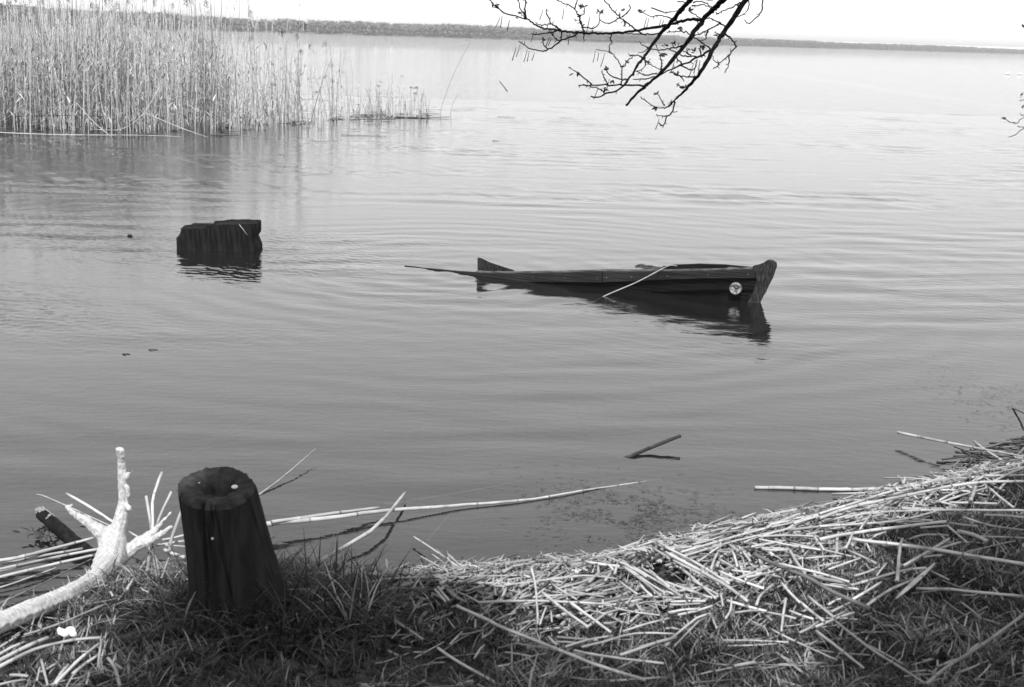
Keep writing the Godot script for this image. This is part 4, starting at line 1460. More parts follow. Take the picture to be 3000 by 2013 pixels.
func along(table: Array, a: float) -> float:
	for i in table.size() - 1:
		if a <= table[i + 1][0]:
			return lerpf(table[i][1], table[i + 1][1], clampf((a - table[i][0]) / (table[i + 1][0] - table[i][0]), 0, 1))
	return table[-1][1]


# a plank between a top and a bottom line, with chamfered edges
func plank(a0: float, a1: float, top: Array, bottom: Array, lat_top: Array, lat_bottom: Array, thick: float) -> ArrayMesh:
	var st := begun(false)
	var rows := []
	var n := maxi(4, int((a1 - a0) / 0.05))
	for i in n + 1:
		var a := lerpf(a0, a1, float(i) / n)
		var t := along(top, a) + 0.0022 * bumps.get_noise_2d(a * 90.0, thick * 900.0)
		var b := along(bottom, a) + 0.0015 * bumps.get_noise_2d(a * 80.0, thick * 700.0 + 9.0)
		var lt := along(lat_top, a)
		var lb := along(lat_bottom, a)
		var c := minf(0.006, thick * 0.3)
		rows.append(PackedVector3Array([hull(a, lt + c, t), hull(a, lt - c + thick, t), hull(a, lt + thick, t - c), hull(a, lb + thick, b + c), hull(a, lb + thick - c, b), hull(a, lb + c, b), hull(a, lb, b + c), hull(a, lt, t - c)]))
	skin(st, rows, true)
	fan(st, rows[0], (rows[0][0] + rows[0][4]) * 0.5)
	fan(st, rows[-1], (rows[-1][0] + rows[-1][4]) * 0.5, true)
	return ended(st)


func build_boat() -> void:
	var root := base("rowing_boat", BOW)
	tag(root, "half sunken old wooden rowing boat with its bow above water", "boat")
	var top := [[-0.02, 0.281], [0.355, 0.236], [0.738, 0.196], [1.294, 0.146], [1.872, 0.083], [2.37, 0.034], [2.657, 0.009], [3.2, 0.003]]
	var low := [[-0.02, 0.2], [0.45, 0.158], [0.89, 0.103], [1.307, 0.048], [1.788, 0.008], [2.37, -0.04], [3.2, -0.08]]
	var edge := [[-0.02, -0.016], [0.12, -0.045], [0.4, -0.05], [2.1, -0.05], [2.37, -0.012], [2.657, 0.1], [3.2, 0.165]]
	var edge_low := [[-0.02, -0.012], [0.12, -0.04], [0.4, -0.044], [2.1, -0.044], [2.37, -0.006], [2.657, 0.105], [3.2, 0.17]]
	put("rubbing_strake", plank(-0.01, 1.293, top, low, edge, edge_low, 0.032), M.boat_strake, root)
	put("rubbing_strake", plank(1.301, 2.6, top, low, edge, edge_low, 0.032), M.boat_strake, root)
	var nail := SphereMesh.new()
	nail.radius = 0.004
	nail.height = 0.006
	nail.radial_segments = 8
	nail.rings = 4
	for a in [0.1, 0.42, 0.75, 1.05, 1.26, 1.34, 1.62, 1.9]:
		put("nail", nail, M.metal, root, hull(a, along(edge, a) * 0.5 + along(edge_low, a) * 0.5 - 0.001, along(top, a) * 0.45 + along(low, a) * 0.55))
	# capping along the top of the near side
	var cap_top := []
	var cap_low := []
	for q in top:
		cap_top.append([q[0], q[1] + 0.009])
		cap_low.append([q[0], q[1] - 0.006])
	var cap_lat := []
	for q in edge:
		cap_lat.append([q[0], q[1] + 0.012])
	put("gunwale", plank(0.0, 2.45, cap_top, cap_low, cap_lat, cap_lat, 0.05), M.boat_top, root)
	var mid := []
	var deep := []
	for q in low:
		mid.append([q[0], q[1] - 0.105])
		deep.append([q[0], q[1] - 0.36])
	var lat1 := [[-0.02, 0.0], [0.12, -0.016], [0.4, -0.02], [2.1, -0.02], [2.37, 0.03], [2.657, 0.14], [3.2, 0.25]]
	var lat2 := [[-0.02, 0.003], [0.12, 0.004], [0.4, 0.008], [2.1, 0.01], [2.37, 0.06], [2.657, 0.17], [3.2, 0.3]]
	var lat3 := [[-0.02, 0.01], [0.12, 0.06], [0.4, 0.13], [2.4, 0.16], [3.2, 0.25]]
	var low_up := []
	var mid_up := []
	for q in low:
		low_up.append([q[0], q[1] + 0.02])
		mid_up.append([q[0], q[1] - 0.085])
	var lat2b := []
	for q in lat2:
		lat2b.append([q[0], q[1] + 0.012])
	put("gunwale", plank(2.4, 3.18, top, [[2.4, -0.02], [3.2, -0.03]], edge, edge_low, 0.014), M.boat_strake, root)
	put("hull_plank", plank(0.0, 2.9, low_up, mid, lat1, lat2, 0.016), M.boat, root)
	put("hull_plank", plank(0.02, 3.0, mid_up, deep, lat2b, lat3, 0.016), M.boat, root)
	# far side, broken off amidships
	var far_top := [[0.0, 0.268], [0.119, 0.254], [0.345, 0.234], [0.612, 0.203], [0.888, 0.15], [0.99, 0.118]]
	var far_low := [[0.0, 0.1], [0.345, 0.05], [0.99, -0.06]]
	var far_lat := [[0.0, 0.01], [0.119, 0.15], [0.345, 0.3], [0.612, 0.42], [0.888, 0.55], [0.99, 0.6]]
	put("far_gunwale", plank(0.0, 0.96, far_top, far_low, far_lat, far_lat, 0.028), M.boat, root)
	var rag := PackedVector2Array([Vector2(0.9, 0.125), Vector2(0.97, 0.12), Vector2(1.02, 0.118), Vector2(1.06, 0.126), Vector2(1.11, 0.122), Vector2(1.14, 0.13), Vector2(1.18, 0.124), Vector2(1.21, 0.108), Vector2(1.19, 0.094), Vector2(1.15, 0.1), Vector2(1.11, 0.084), Vector2(1.05, 0.078), Vector2(0.98, 0.06), Vector2(0.9, 0.055)])
	var rg := put("broken_plank", slab(rag, AFT, Vector3.UP, FARSIDE * 0.024), M.boat_top, root)
	rg.position = FARSIDE * 0.6
	# stem post
	var stem := PackedVector2Array([Vector2(0.05, -0.16), Vector2(0.0, 0.0), Vector2(-0.022, 0.055), Vector2(-0.035, 0.077), Vector2(-0.058, 0.14), Vector2(-0.086, 0.205), Vector2(-0.1, 0.26), Vector2(-0.112, 0.302), Vector2(-0.106, 0.328), Vector2(-0.078, 0.344), Vector2(-0.05, 0.347), Vector2(-0.03, 0.339), Vector2(-0.008, 0.321), Vector2(0.03, 0.302), Vector2(0.07, 0.29), Vector2(0.055, 0.25), Vector2(0.03, 0.18), Vector2(0.055, 0.08), Vector2(0.09, 0.0), Vector2(0.13, -0.16)])
	put("stem_post", slab(stem, AFT, Vector3.UP, FARSIDE * 0.062), M.boat_stem, root)
	var hook := PackedVector2Array([Vector2(0.0, -0.005), Vector2(0.3, -0.002), Vector2(0.33, 0.1), Vector2(0.3, 0.2), Vector2(0.05, 0.05)])
	var br := put("breasthook", slab(hook, (AFT * 0.99 + Vector3.UP * -0.12).normalized(), FARSIDE, Vector3.UP * 0.025), M.boat_top, root)
	br.position = Vector3.UP * 0.258
	# corner of the stern board
	var s0 := Vector3(-0.305, 0.0, -12.06) - BOW
	var s1 := Vector3(-0.035, 0.0, -12.24) - BOW
	var ax := (s1 - s0)
	var fin := PackedVector2Array([Vector2(0.03, -0.25), Vector2(0.0, -0.02), Vector2(-0.012, 0.06), Vector2(-0.02, 0.132), Vector2(0.0, 0.142), Vector2(0.05, 0.138), Vector2(0.3, 0.1), Vector2(0.7, 0.055), Vector2(1.05, 0.018), Vector2(1.12, 0.004), Vector2(0.95, -0.01), Vector2(0.8, -0.25)])
	var fo := put("stern_board", slab(fin, ax, Vector3.UP, ax.cross(Vector3.UP).normalized() * 0.03), M.boat_stem, root)
	fo.position = s0
	tag(fo, "triangular corner of the stern board rising from the water")
	# round metal fitting on the bow
	var fit := Node3D.new()
	fit.name = "round_fitting"
	root.add_child(fit)
	fit.transform = Transform3D(Basis(AFT * -1.0, Vector3.UP, FARSIDE * -1.0), hull(0.194, -0.022, 0.1))
	tag(fit, "round pale metal fitting on the bow plank")
	var prof := [[0.0, 0.012], [0.026, 0.012], [0.031, 0.013], [0.034, 0.021], [0.04, 0.026], [0.046, 0.022], [0.049, 0.012], [0.049, -0.01]]
	var rows := []
	for q in prof:
		var row := PackedVector3Array()
		for j in 40:
			var g := TAU * j / 40
			row.append(Vector3(cos(g) * q[0], sin(g) * q[0], q[1]))
		rows.append(row)
	var st := begun(true)
	skin(st, rows, true)
	put("rim", ended(st), M.metal, fit)
	for q in [[0.35, 0.027, 0.008], [2.35, 0.025, 0.007], [4.5, 0.026, 0.007]]:
		var d := Vector2(cos(q[0]), sin(q[0]))
		var e: Vector2 = Vector2(-d.y, d.x) * q[2] * 0.5
		put("mark", slab(PackedVector2Array([-d * 0.004 - e, d * q[1] - e * 0.7, d * q[1] + e * 0.7, -d * 0.004 + e]), Vector3.RIGHT, Vector3.UP, Vector3.BACK * 0.004), M.wet_wood, fit, Vector3(0, 0, 0.0135))
	# a rope over the side
	var r := begun(true)
	var p := PackedVector3Array([hull(0.72, 0.12, 0.215), hull(0.745, 0.03, 0.232), hull(0.775, -0.03, 0.222), hull(0.8, -0.062, 0.208), Vector3(0.98, 0.11, -11.235) - BOW, Vector3(0.716, 0.0, -11.154) - BOW, Vector3(0.5, -0.12, -11.08) - BOW])
	tube(r, smooth_path(p, 0.03), 0.0052, 0.0048, 8, 0.34, 0.12)
	for k in 7:
		var f := hull(0.76, -0.03, 0.226)
		tube(r, PackedVector3Array([f, f + Vector3(rng.randfn(0, 0.02), 0.012, rng.randfn(0, 0.02)), f + Vector3(rng.randfn(0.0, 0.04), rng.randf_range(-0.01, 0.035), rng.randfn(0, 0.03))]), 0.003, 0.0015, 4, 0.4)
	var ro := put("rope", ended(r), M.straw, null, BOW)
	tag(ro, "pale rope running from the boat's side down into the water", "rope")


# ---------------------------------------------------------------- hanging branches
const BRANCHES := [
	[0,0.0170,0.0037,[0.949,2.339,-7.516,0.896,2.218,-7.866,0.79,2.04,-8.289,0.664,1.878,-8.116,0.556,1.742,-7.95,0.47,1.708,-7.935,0.435,1.692,-7.941,0.391,1.693,-7.935]],
	[0,0.0192,0.0055,[1.131,2.347,-7.567,1.076,2.225,-7.894,1.005,2.125,-8.106,0.91,1.986,-8.07,0.778,1.837,-7.973,0.686,1.75,-8.038,0.606,1.64,-8.178]],
	[0,0.0170,0.0044,[1.271,2.359,-7.756,1.206,2.23,-7.934,1.101,2.08,-7.856,1.014,1.978,-7.64,0.935,1.849,-7.546,0.901,1.775,-7.699,0.855,1.678,-8.009]],
	[0,0.0089,0.0026,[0.996,2.125,-8.032,0.927,2.123,-8.152,0.805,2.085,-8.396,0.668,2.056,-8.563,0.514,2.036,-8.553,0.35,2.034,-8.327,0.222,2.04,-8.045,0.094,2.055,-7.731,0.015,2.094,-7.542,-.08,2.114,-7.518,-.137,2.147,-7.611,-.171,2.183,-7.733,-.201,2.23,-7.892]],
	[1,0.0048,0.0022,[0.855,1.678,-8.009,0.86,1.625,-8.06,0.839,1.585,-8.166,0.796,1.581,-8.301]],
	[1,0.0041,0.0020,[0.846,1.578,-8.265,0.822,1.532,-8.187,0.812,1.536,-8.367]],
	[1,0.0048,0.0022,[0.857,1.673,-8.019,0.815,1.629,-8.165,0.746,1.646,-8.158,0.677,1.695,-8.072]],
	[1,0.0041,0.0020,[0.816,1.65,-8.115,0.759,1.717,-7.98]],
	[1,0.0048,0.0022,[0.798,2.043,-8.372,0.697,2.036,-8.435,0.589,2.043,-8.526]],
	[1,0.0048,0.0022,[0.702,2.04,-8.498,0.559,2.129,-8.365,0.452,2.21,-8.074,0.398,2.258,-7.985]],
	[1,0.0048,0.0022,[0.315,2.03,-8.2,0.226,1.986,-8.133,0.154,1.938,-8.092,0.109,1.93,-8.034,0.05,1.939,-7.922,-.015,1.977,-7.728]],
	[1,0.0041,0.0020,[0.145,1.94,-8.043,0.122,1.962,-7.97,0.115,1.998,-7.864]],
	[1,0.0048,0.0022,[0.355,2.036,-8.265,0.309,2.115,-7.945,0.277,2.154,-7.798,0.191,2.192,-7.659,0.15,2.221,-7.682]],
	[1,0.0041,0.0020,[0.279,2.154,-7.834,0.294,2.201,-7.92,0.297,2.238,-7.865]],
	[1,0.0041,0.0020,[0.354,2.034,-8.267,0.357,1.982,-8.358]],
	[1,0.0041,0.0020,[0.334,2.065,-8.153,0.405,2.061,-8.236,0.431,2.094,-8.197,0.431,2.15,-8.115]],
	[1,0.0041,0.0020,[0.343,2.059,-8.188,0.313,2.096,-8.028]],
	[1,0.0041,0.0020,[0.306,2.119,-7.954,0.339,2.132,-8.081,0.336,2.171,-7.916]],
	[1,0.0048,0.0022,[0.213,2.041,-7.951,0.154,2.07,-7.623,0.091,2.063,-7.512,0.071,2.077,-7.569]],
	[1,0.0041,0.0020,[0.156,2.071,-7.744,0.129,2.12,-7.67,0.123,2.145,-7.571]],
	[1,0.0041,0.0020,[0.216,2.039,-7.964,0.22,1.993,-8.148,0.196,1.993,-8.099,0.153,2.026,-7.86]],
	[1,0.0041,0.0020,[0.189,2.038,-7.906,0.089,2.016,-7.836,0.053,2.02,-7.689]],
	[1,0.0041,0.0020,[0.017,2.094,-7.478,-.006,2.134,-7.543,-.022,2.181,-7.621,-.03,2.222,-7.655]],
	[1,0.0041,0.0020,[0.019,2.094,-7.48,0.011,2.143,-7.316,0.013,2.183,-7.387,0.015,2.23,-7.659]],
	[1,0.0041,0.0020,[0.56,2.127,-8.332,0.531,2.106,-8.385,0.477,2.093,-8.354,0.44,2.109,-8.234]],
	[1,0.0041,0.0020,[0.568,2.129,-8.333,0.603,2.165,-8.266,0.594,2.198,-8.154]],
	[1,0.0041,0.0020,[0.584,2.111,-8.39,0.584,2.092,-8.276,0.591,2.079,-8.469]],
	[1,0.0041,0.0020,[0.527,2.034,-8.504,0.512,2.006,-8.434,0.535,1.987,-8.539]],
	[1,0.0063,0.0033,[0.702,1.759,-7.973,0.574,1.753,-8.107,0.424,1.749,-8.067,0.32,1.751,-7.938]],
	[1,0.0041,0.0020,[0.396,1.757,-8.014,0.341,1.797,-8.056,0.284,1.836,-8.153]],
	[1,0.0041,0.0020,[0.471,1.707,-8.013,0.435,1.735,-7.848,0.391,1.748,-7.834,0.347,1.756,-7.975]],
	[1,0.0041,0.0020,[0.49,1.758,-8.061,0.47,1.792,-8.121,0.459,1.822,-8.214]],
	[1,0.0041,0.0020,[0.563,1.755,-8.059,0.569,1.845,-8.154,0.542,1.9,-8.297,0.513,1.928,-8.398,0.436,1.943,-8.464]],
	[1,0.0041,0.0020,[0.519,1.927,-8.484,0.521,1.964,-8.612,0.531,1.986,-8.538]],
	[1,0.0041,0.0020,[0.572,1.85,-8.263,0.587,1.86,-8.158,0.597,1.881,-8.214,0.645,1.91,-8.368]],
	[1,0.0041,0.0020,[0.6,1.788,-8.083,0.549,1.787,-7.976,0.5,1.806,-8.033,0.483,1.84,-8.268]],
	[1,0.0041,0.0020,[0.689,1.91,-8.3,0.647,1.919,-8.209,0.625,1.912,-8.4]],
	[1,0.0041,0.0020,[0.688,1.907,-8.289,0.718,1.871,-7.97,0.771,1.846,-7.909]],
	[1,0.0041,0.0020,[0.702,1.899,-8.233,0.698,1.864,-8.121,0.672,1.838,-8.097,0.649,1.833,-8.127]],
	[1,0.0063,0.0033,[1.015,1.975,-7.64,0.956,1.935,-7.707,0.875,1.882,-7.83,0.779,1.827,-7.978,0.719,1.799,-8.02,0.627,1.789,-8.061]],
	[1,0.0048,0.0022,[1.103,2.083,-7.872,1.069,2.103,-7.895,1,2.063,-7.894,0.939,2.03,-7.965,0.896,1.99,-8.01]],
	[1,0.0041,0.0020,[1.081,2.105,-7.931,1.019,2.129,-7.85,0.999,2.125,-8.028]],
	[1,0.0048,0.0022,[0.9,1.985,-7.981,0.845,1.966,-8.136,0.792,1.952,-8.265,0.73,1.964,-8.42,0.685,1.996,-8.497]],
	[1,0.0041,0.0020,[0.762,1.987,-8.365,0.713,1.941,-8.383,0.676,1.933,-8.388]],
	[1,0.0041,0.0020,[0.926,1.927,-7.685,0.863,1.931,-7.807,0.823,1.962,-8.135]],
	[1,0.0041,0.0020,[0.996,1.967,-7.651,0.93,2.03,-7.889,0.89,2.057,-8.049,0.829,2.052,-8.317]],
	[1,0.0041,0.0020,[0.882,2.111,-8.21,0.775,2.139,-8.109,0.714,2.134,-8.167,0.66,2.17,-8.246]],
	[1,0.0048,0.0022,[1.089,2.048,-7.787,1.125,1.998,-7.647,1.106,1.968,-7.602,1.081,1.94,-7.558,1.023,1.902,-7.517,0.993,1.938,-7.563]],
	[1,0.0041,0.0020,[1.071,1.941,-7.485,1.075,1.881,-7.513,1.056,1.851,-7.487]],
	[1,0.0041,0.0020,[1.018,1.903,-7.471,0.996,1.889,-7.313,0.994,1.869,-7.484]],
	[1,0.0041,0.0020,[1.304,2.279,-7.99,1.31,2.235,-8.008,1.304,2.181,-7.973,1.256,2.133,-7.877,1.22,2.104,-7.836,1.209,2.129,-7.937]],
	[1,0.0041,0.0020,[1.217,2.247,-7.924,1.211,2.228,-7.852,1.212,2.18,-7.883,1.167,2.142,-7.945]],
	[1,0.0041,0.0020,[1.181,2.218,-7.931,1.069,2.17,-7.723,1.055,2.153,-7.969]],
	[1,0.0041,0.0020,[0.921,1.824,-7.595,0.829,1.826,-7.509,0.808,1.842,-7.812]],
	[1,0.0041,0.0020,[0.851,1.822,-7.709,0.872,1.795,-7.699]],
	[1,0.0041,0.0020,[0.903,1.772,-7.711,0.855,1.766,-7.622,0.845,1.778,-7.764]],
	[1,0.0041,0.0020,[0.722,2.182,-8.194,0.804,2.159,-8.192,0.861,2.17,-8.115]],
	[1,0.0041,0.0020,[0.746,1.827,-7.934,0.687,1.818,-7.915,0.645,1.833,-8.131]],
	[1,0.0041,0.0020,[0.771,1.846,-7.909,0.783,1.91,-8.144,0.771,1.981,-8.331]],
	[1,0.0041,0.0020,[0.853,1.879,-7.759,0.89,1.863,-7.465,0.928,1.914,-7.64]],
	[1,0.0041,0.0020,[0.921,2.167,-8.058,0.935,2.145,-7.927,0.999,2.125,-8.028]],
	[1,0.0041,0.0020,[1.013,2.064,-7.94,0.977,2.024,-7.744,0.964,2.003,-7.861]],
	[1,0.0041,0.0020,[0.865,1.883,-7.737,0.841,1.915,-7.863,0.846,1.942,-7.992]],
	[1,0.0041,0.0020,[0.844,2.216,-7.977,0.9,2.207,-7.957]],
	[1,0.0041,0.0020,[0.924,2.21,-7.925,0.958,2.217,-7.855,1.034,2.186,-7.934]],
	[1,0.0041,0.0020,[0.924,2.194,-7.978,0.995,2.201,-8.034,1.042,2.18,-7.943]],
	[1,0.0041,0.0020,[0.949,1.935,-7.65,0.933,1.969,-7.591,0.964,1.986,-7.796]],
	[1,0.0041,0.0020,[0.907,1.933,-7.76,0.881,1.954,-7.924]],
	[1,0.0041,0.0020,[1.014,2.25,-7.759,1.017,2.225,-7.827,0.903,2.229,-7.874]],
	[1,0.0022,0.0020,[3.074,1.667,-8.339,2.865,1.641,-8.182,2.837,1.614,-8.179,2.793,1.611,-8.132,2.741,1.623,-8.069,2.675,1.645,-7.978]],
	[1,0.0022,0.0020,[3.096,1.645,-8.391,2.903,1.574,-8.273,2.844,1.536,-8.247,2.835,1.524,-8.312]],
	[1,0.0022,0.0020,[2.961,1.73,-8.154,2.858,1.657,-8.168,2.824,1.664,-8.126]],
	[1,0.0022,0.0020,[2.919,1.75,-8.097,2.755,1.717,-7.888,2.806,1.703,-8.054]],
	[1,0.0022,0.0020,[2.92,1.789,-8.057,2.706,1.79,-7.767,2.761,1.775,-7.951]],
	[1,0.0022,0.0020,[2.961,1.73,-8.154,2.786,1.741,-7.985,2.754,1.743,-7.959]],
	[1,0.0022,0.0020,[3.109,1.602,-8.47,2.961,1.573,-8.438,2.873,1.585,-8.29]],
	[1,0.0022,0.0020,[3.022,2.167,-8.457,2.864,2.15,-8.335]],
	[1,0.0022,0.0020,[2.951,2.183,-8.372,2.879,2.146,-8.357]]]
const BUDS := [
	[-.159,2.164,-7.648],
	[-.137,2.157,-7.598],
	[0.281,1.84,-8.158],
	[0.284,1.808,-8.073],
	[0.321,1.816,-8.128],
	[0.289,2.101,-7.961],
	[0.423,2.149,-8.103],
	[0.438,2.146,-8.135],
	[0.412,2.147,-8.089],
	[0.669,2.167,-8.256],
	[0.66,2.16,-8.278],
	[0.686,2.164,-8.263],
	[0.334,2.171,-7.914],
	[0.32,2.164,-7.898],
	[0.803,1.975,-8.236],
	[0.813,1.982,-8.23],
	[0.858,1.991,-8.131],
	[0.847,1.98,-8.128],
	[0.789,1.925,-8.104],
	[0.795,1.935,-8.128],
	[0.905,1.963,-7.881],
	[0.897,1.955,-7.876],
	[0.969,1.983,-7.773],
	[1.046,2.054,-7.86],
	[1.041,2.04,-7.825],
	[0.891,2.083,-8.207],
	[0.885,2.072,-8.216],
	[0.898,2.065,-8.183],
	[0.713,1.889,-8.177],
	[0.703,1.885,-8.185],
	[0.636,1.812,-8.093],
	[0.494,1.833,-8.248],
	[0.48,1.841,-8.272],
	[0.459,1.822,-8.214],
	[0.839,1.826,-7.731],
	[0.847,1.773,-7.773],
	[0.872,1.76,-7.771],
	[0.845,1.667,-8.047],
	[0.838,1.656,-8.083],
	[0.759,1.717,-7.98],
	[0.775,1.634,-8.182],
	[0.797,1.579,-8.305],
	[0.113,1.994,-7.87],
	[0.928,1.954,-7.774],
	[0.885,1.613,-8.153],
	[0.34,2.076,-8.137],
	[0.467,1.73,-8.019],
	[0.374,1.763,-8.013],
	[0.605,1.876,-8.314],
	[0.517,1.778,-8.099],
	[0.921,1.947,-7.769],
	[0.563,2.163,-8.232],
	[0.555,2.132,-8.314],
	[-.022,2.092,-7.457],
	[-.006,2.119,-7.457],
	[0.92,2.169,-8.053],
	[1.053,2.037,-7.796],
	[2.675,1.645,-7.978],
	[2.864,2.146,-8.341],
	[2.806,1.707,-8.049]]
const CATKINS := [
	[-.113,2.1,-7.48],
	[-.103,2.103,-7.474],
	[-.029,1.945,-7.806],
	[0.032,1.932,-7.895],
	[0.043,1.925,-7.921],
	[0.073,1.919,-7.967],
	[-.008,1.959,-7.785],
	[0.105,2.144,-7.548],
	[0.219,2.157,-7.721],
	[0.432,1.936,-8.455],
	[0.452,1.925,-8.458],
	[0.487,1.922,-8.471],
	[0.151,2.006,-7.914],
	[0.163,2.002,-7.946],
	[0.066,2.037,-7.66],
	[0.267,2.031,-8.099],
	[0.711,2.133,-8.346],
	[0.79,2.128,-8.304],
	[0.806,2.121,-8.302],
	[0.938,1.909,-7.602],
	[0.921,1.901,-7.626],
	[0.909,1.893,-7.64],
	[0.839,1.915,-7.911],
	[0.811,1.561,-8.33],
	[0.845,1.568,-8.285],
	[0.433,1.743,-8.014],
	[0.499,1.786,-8.116],
	[-.065,2.084,-7.456],
	[0.373,2.119,-8.089],
	[0.724,2.126,-8.358]]


func bud_mesh(n: int, size: float) -> ArrayMesh:
	var st := begun(false)
	for k in n:
		var g := rng.randf() * TAU
		var d := Vector3(cos(g), rng.randf_range(-0.7, 1.0), sin(g)).normalized()
		var p := PackedVector3Array()
		var l := size * rng.randf_range(0.6, 1.2)
		for s in 5:
			var u := s / 4.0
			p.append(d * l * u + Vector3.UP * -l * 0.3 * u * u)
		leaf_strip(st, p, l * 0.5, d.cross(Vector3(rng.randfn(0, 1), 1, rng.randfn(0, 1))).normalized(), 0.05)
	return ended(st)


func build_hanging_tree() -> void:
	var foot := Vector3(5.6, bank(5.6, -8.6), -8.6)
	var root := base("alder_tree", foot)
	tag(root, "budding tree on the right bank with bare branches hanging over the lake", "tree")
	var st := begun(true)
	tube(st, smooth_path(PackedVector3Array([Vector3(0, -0.2, 0), Vector3(-0.05, 1.5, 0.02), Vector3(-0.2, 3.2, 0.1), Vector3(-0.3, 5.4, 0.1), Vector3(-0.2, 8.0, 0.0)]), 0.2), 0.24, 0.09, 16, -1.0, 0.03)
	put("trunk", ended(st), M.bark, root)
	var tips := []
	for i in 3:
		tips.append(vecs(BRANCHES[i][3])[0])
	for i in 3:
		var t: Vector3 = tips[i] - foot
		var from := Vector3(-0.22, 3.3 + 0.3 * i, 0.1)
		var limb := begun(true)
		tube(limb, smooth_path(PackedVector3Array([from, from.lerp(t, 0.3) + Vector3(0, 1.0, 0), from.lerp(t, 0.65) + Vector3(0, 1.0, 0), t]), 0.08), 0.07, BRANCHES[i][1], 10, -1.0, 0.04)
		put("limb", ended(limb), M.bark, root)
	for b in BRANCHES:
		var p := vecs(b[3])
		for i in p.size():
			p[i] -= foot
		var s := begun(true)
		var path := smooth_path(p, 0.035 if b[0] == 0 else 0.03)
		for i in range(1, path.size() - 1):
			path[i] += Vector3(rng.randfn(0, 0.0022), rng.randfn(0, 0.0022), rng.randfn(0, 0.0022))
		tube(s, path, b[1], b[2], 8 if b[0] == 0 else 6, -1.0, 0.13)
		# knobs and spurs
		for i in range(1, path.size() - 1):
			if rng.randf() < 0.16:
				var g := rng.randf() * TAU
				var d := Vector3(cos(g), sin(g), rng.randfn(0, 0.5)).normalized()
				var rr := lerpf(b[1], b[2], float(i) / path.size())
				tube(s, PackedVector3Array([path[i], path[i] + d * (rr + 0.006), path[i] + d * (rr + rng.randf_range(0.008, 0.02))]), maxf(rr * 0.6, 0.0025), 0.0014, 5)
		put("branch" if b[0] == 0 else "twig", ended(s), M.bark, root)
	# branches out of the picture that feed the twigs at its right edge
	var feed := begun(true)
	var ends := vecs(BRANCHES[BRANCHES.size() - 9][3])[0] - foot
	tube(feed, smooth_path(PackedVector3Array([Vector3(-0.25, 4.0, 0.1), Vector3(-1.0, 4.2, 0.2), Vector3(-1.7, 3.0, 0.3), ends + Vector3(0.15, 0.5, 0), ends, ends + Vector3(0.05, -0.3, 0)]), 0.08), 0.04, 0.006, 8, -1.0, 0.08)
	put("branch", ended(feed), M.bark, root)
	var kinds := [bud_mesh(4, 0.024), bud_mesh(5, 0.028), bud_mesh(3, 0.02)]
	for i in BUDS.size():
		var o := put("leaf_bud", kinds[i % 3], M.bud, root, Vector3(BUDS[i][0], BUDS[i][1], BUDS[i][2]) - foot)
		o.rotation = Vector3(rng.randf() * TAU, rng.randf() * TAU, rng.randf() * TAU)
	for c in CATKINS:
		var s := begun(true)
		var l := rng.randf_range(0.04, 0.085)
		var slant := rng.randf_range(-0.022, -0.006)
		tube(s, PackedVector3Array([Vector3.ZERO, Vector3(slant * 0.3, -l * 0.4, 0), Vector3(slant, -l, 0)]), 0.0016, 0.0024, 5, -1.0, 0.2)
		put("catkin", ended(s), M.bud, root, Vector3(c[0], c[1], c[2]) - foot)
	# rest of its crown, outside the picture
	var rest := begun(true)
	for k in 26:
		var y := rng.randf_range(4.4, 8.0)
		var g := rng.randf_range(-1.2, 2.6)
		var d := Vector3(cos(g), rng.randf_range(0.3, 0.9), sin(g) * 0.8)
		var l := rng.randf_range(1.2, 2.6)
		var a := Vector3(-0.25, y, 0.05)
		tube(rest, smooth_path(PackedVector3Array([a, a + d * l * 0.5, a + d * l + Vector3.UP * -0.2]), 0.2), 0.03, 0.004, 6, -1.0, 0.06)
		for q in 6:
			var f := a + d * l * rng.randf_range(0.3, 0.95)
			tube(rest, PackedVector3Array([f, f + Vector3(rng.randfn(0, 0.25), rng.randfn(0, 0.2), rng.randfn(0, 0.25)), f + Vector3(rng.randfn(0, 0.45), rng.randfn(0.1, 0.3), rng.randfn(0, 0.45))]), 0.008, 0.002, 5)
	put("crown", ended(rest), M.bark, root)


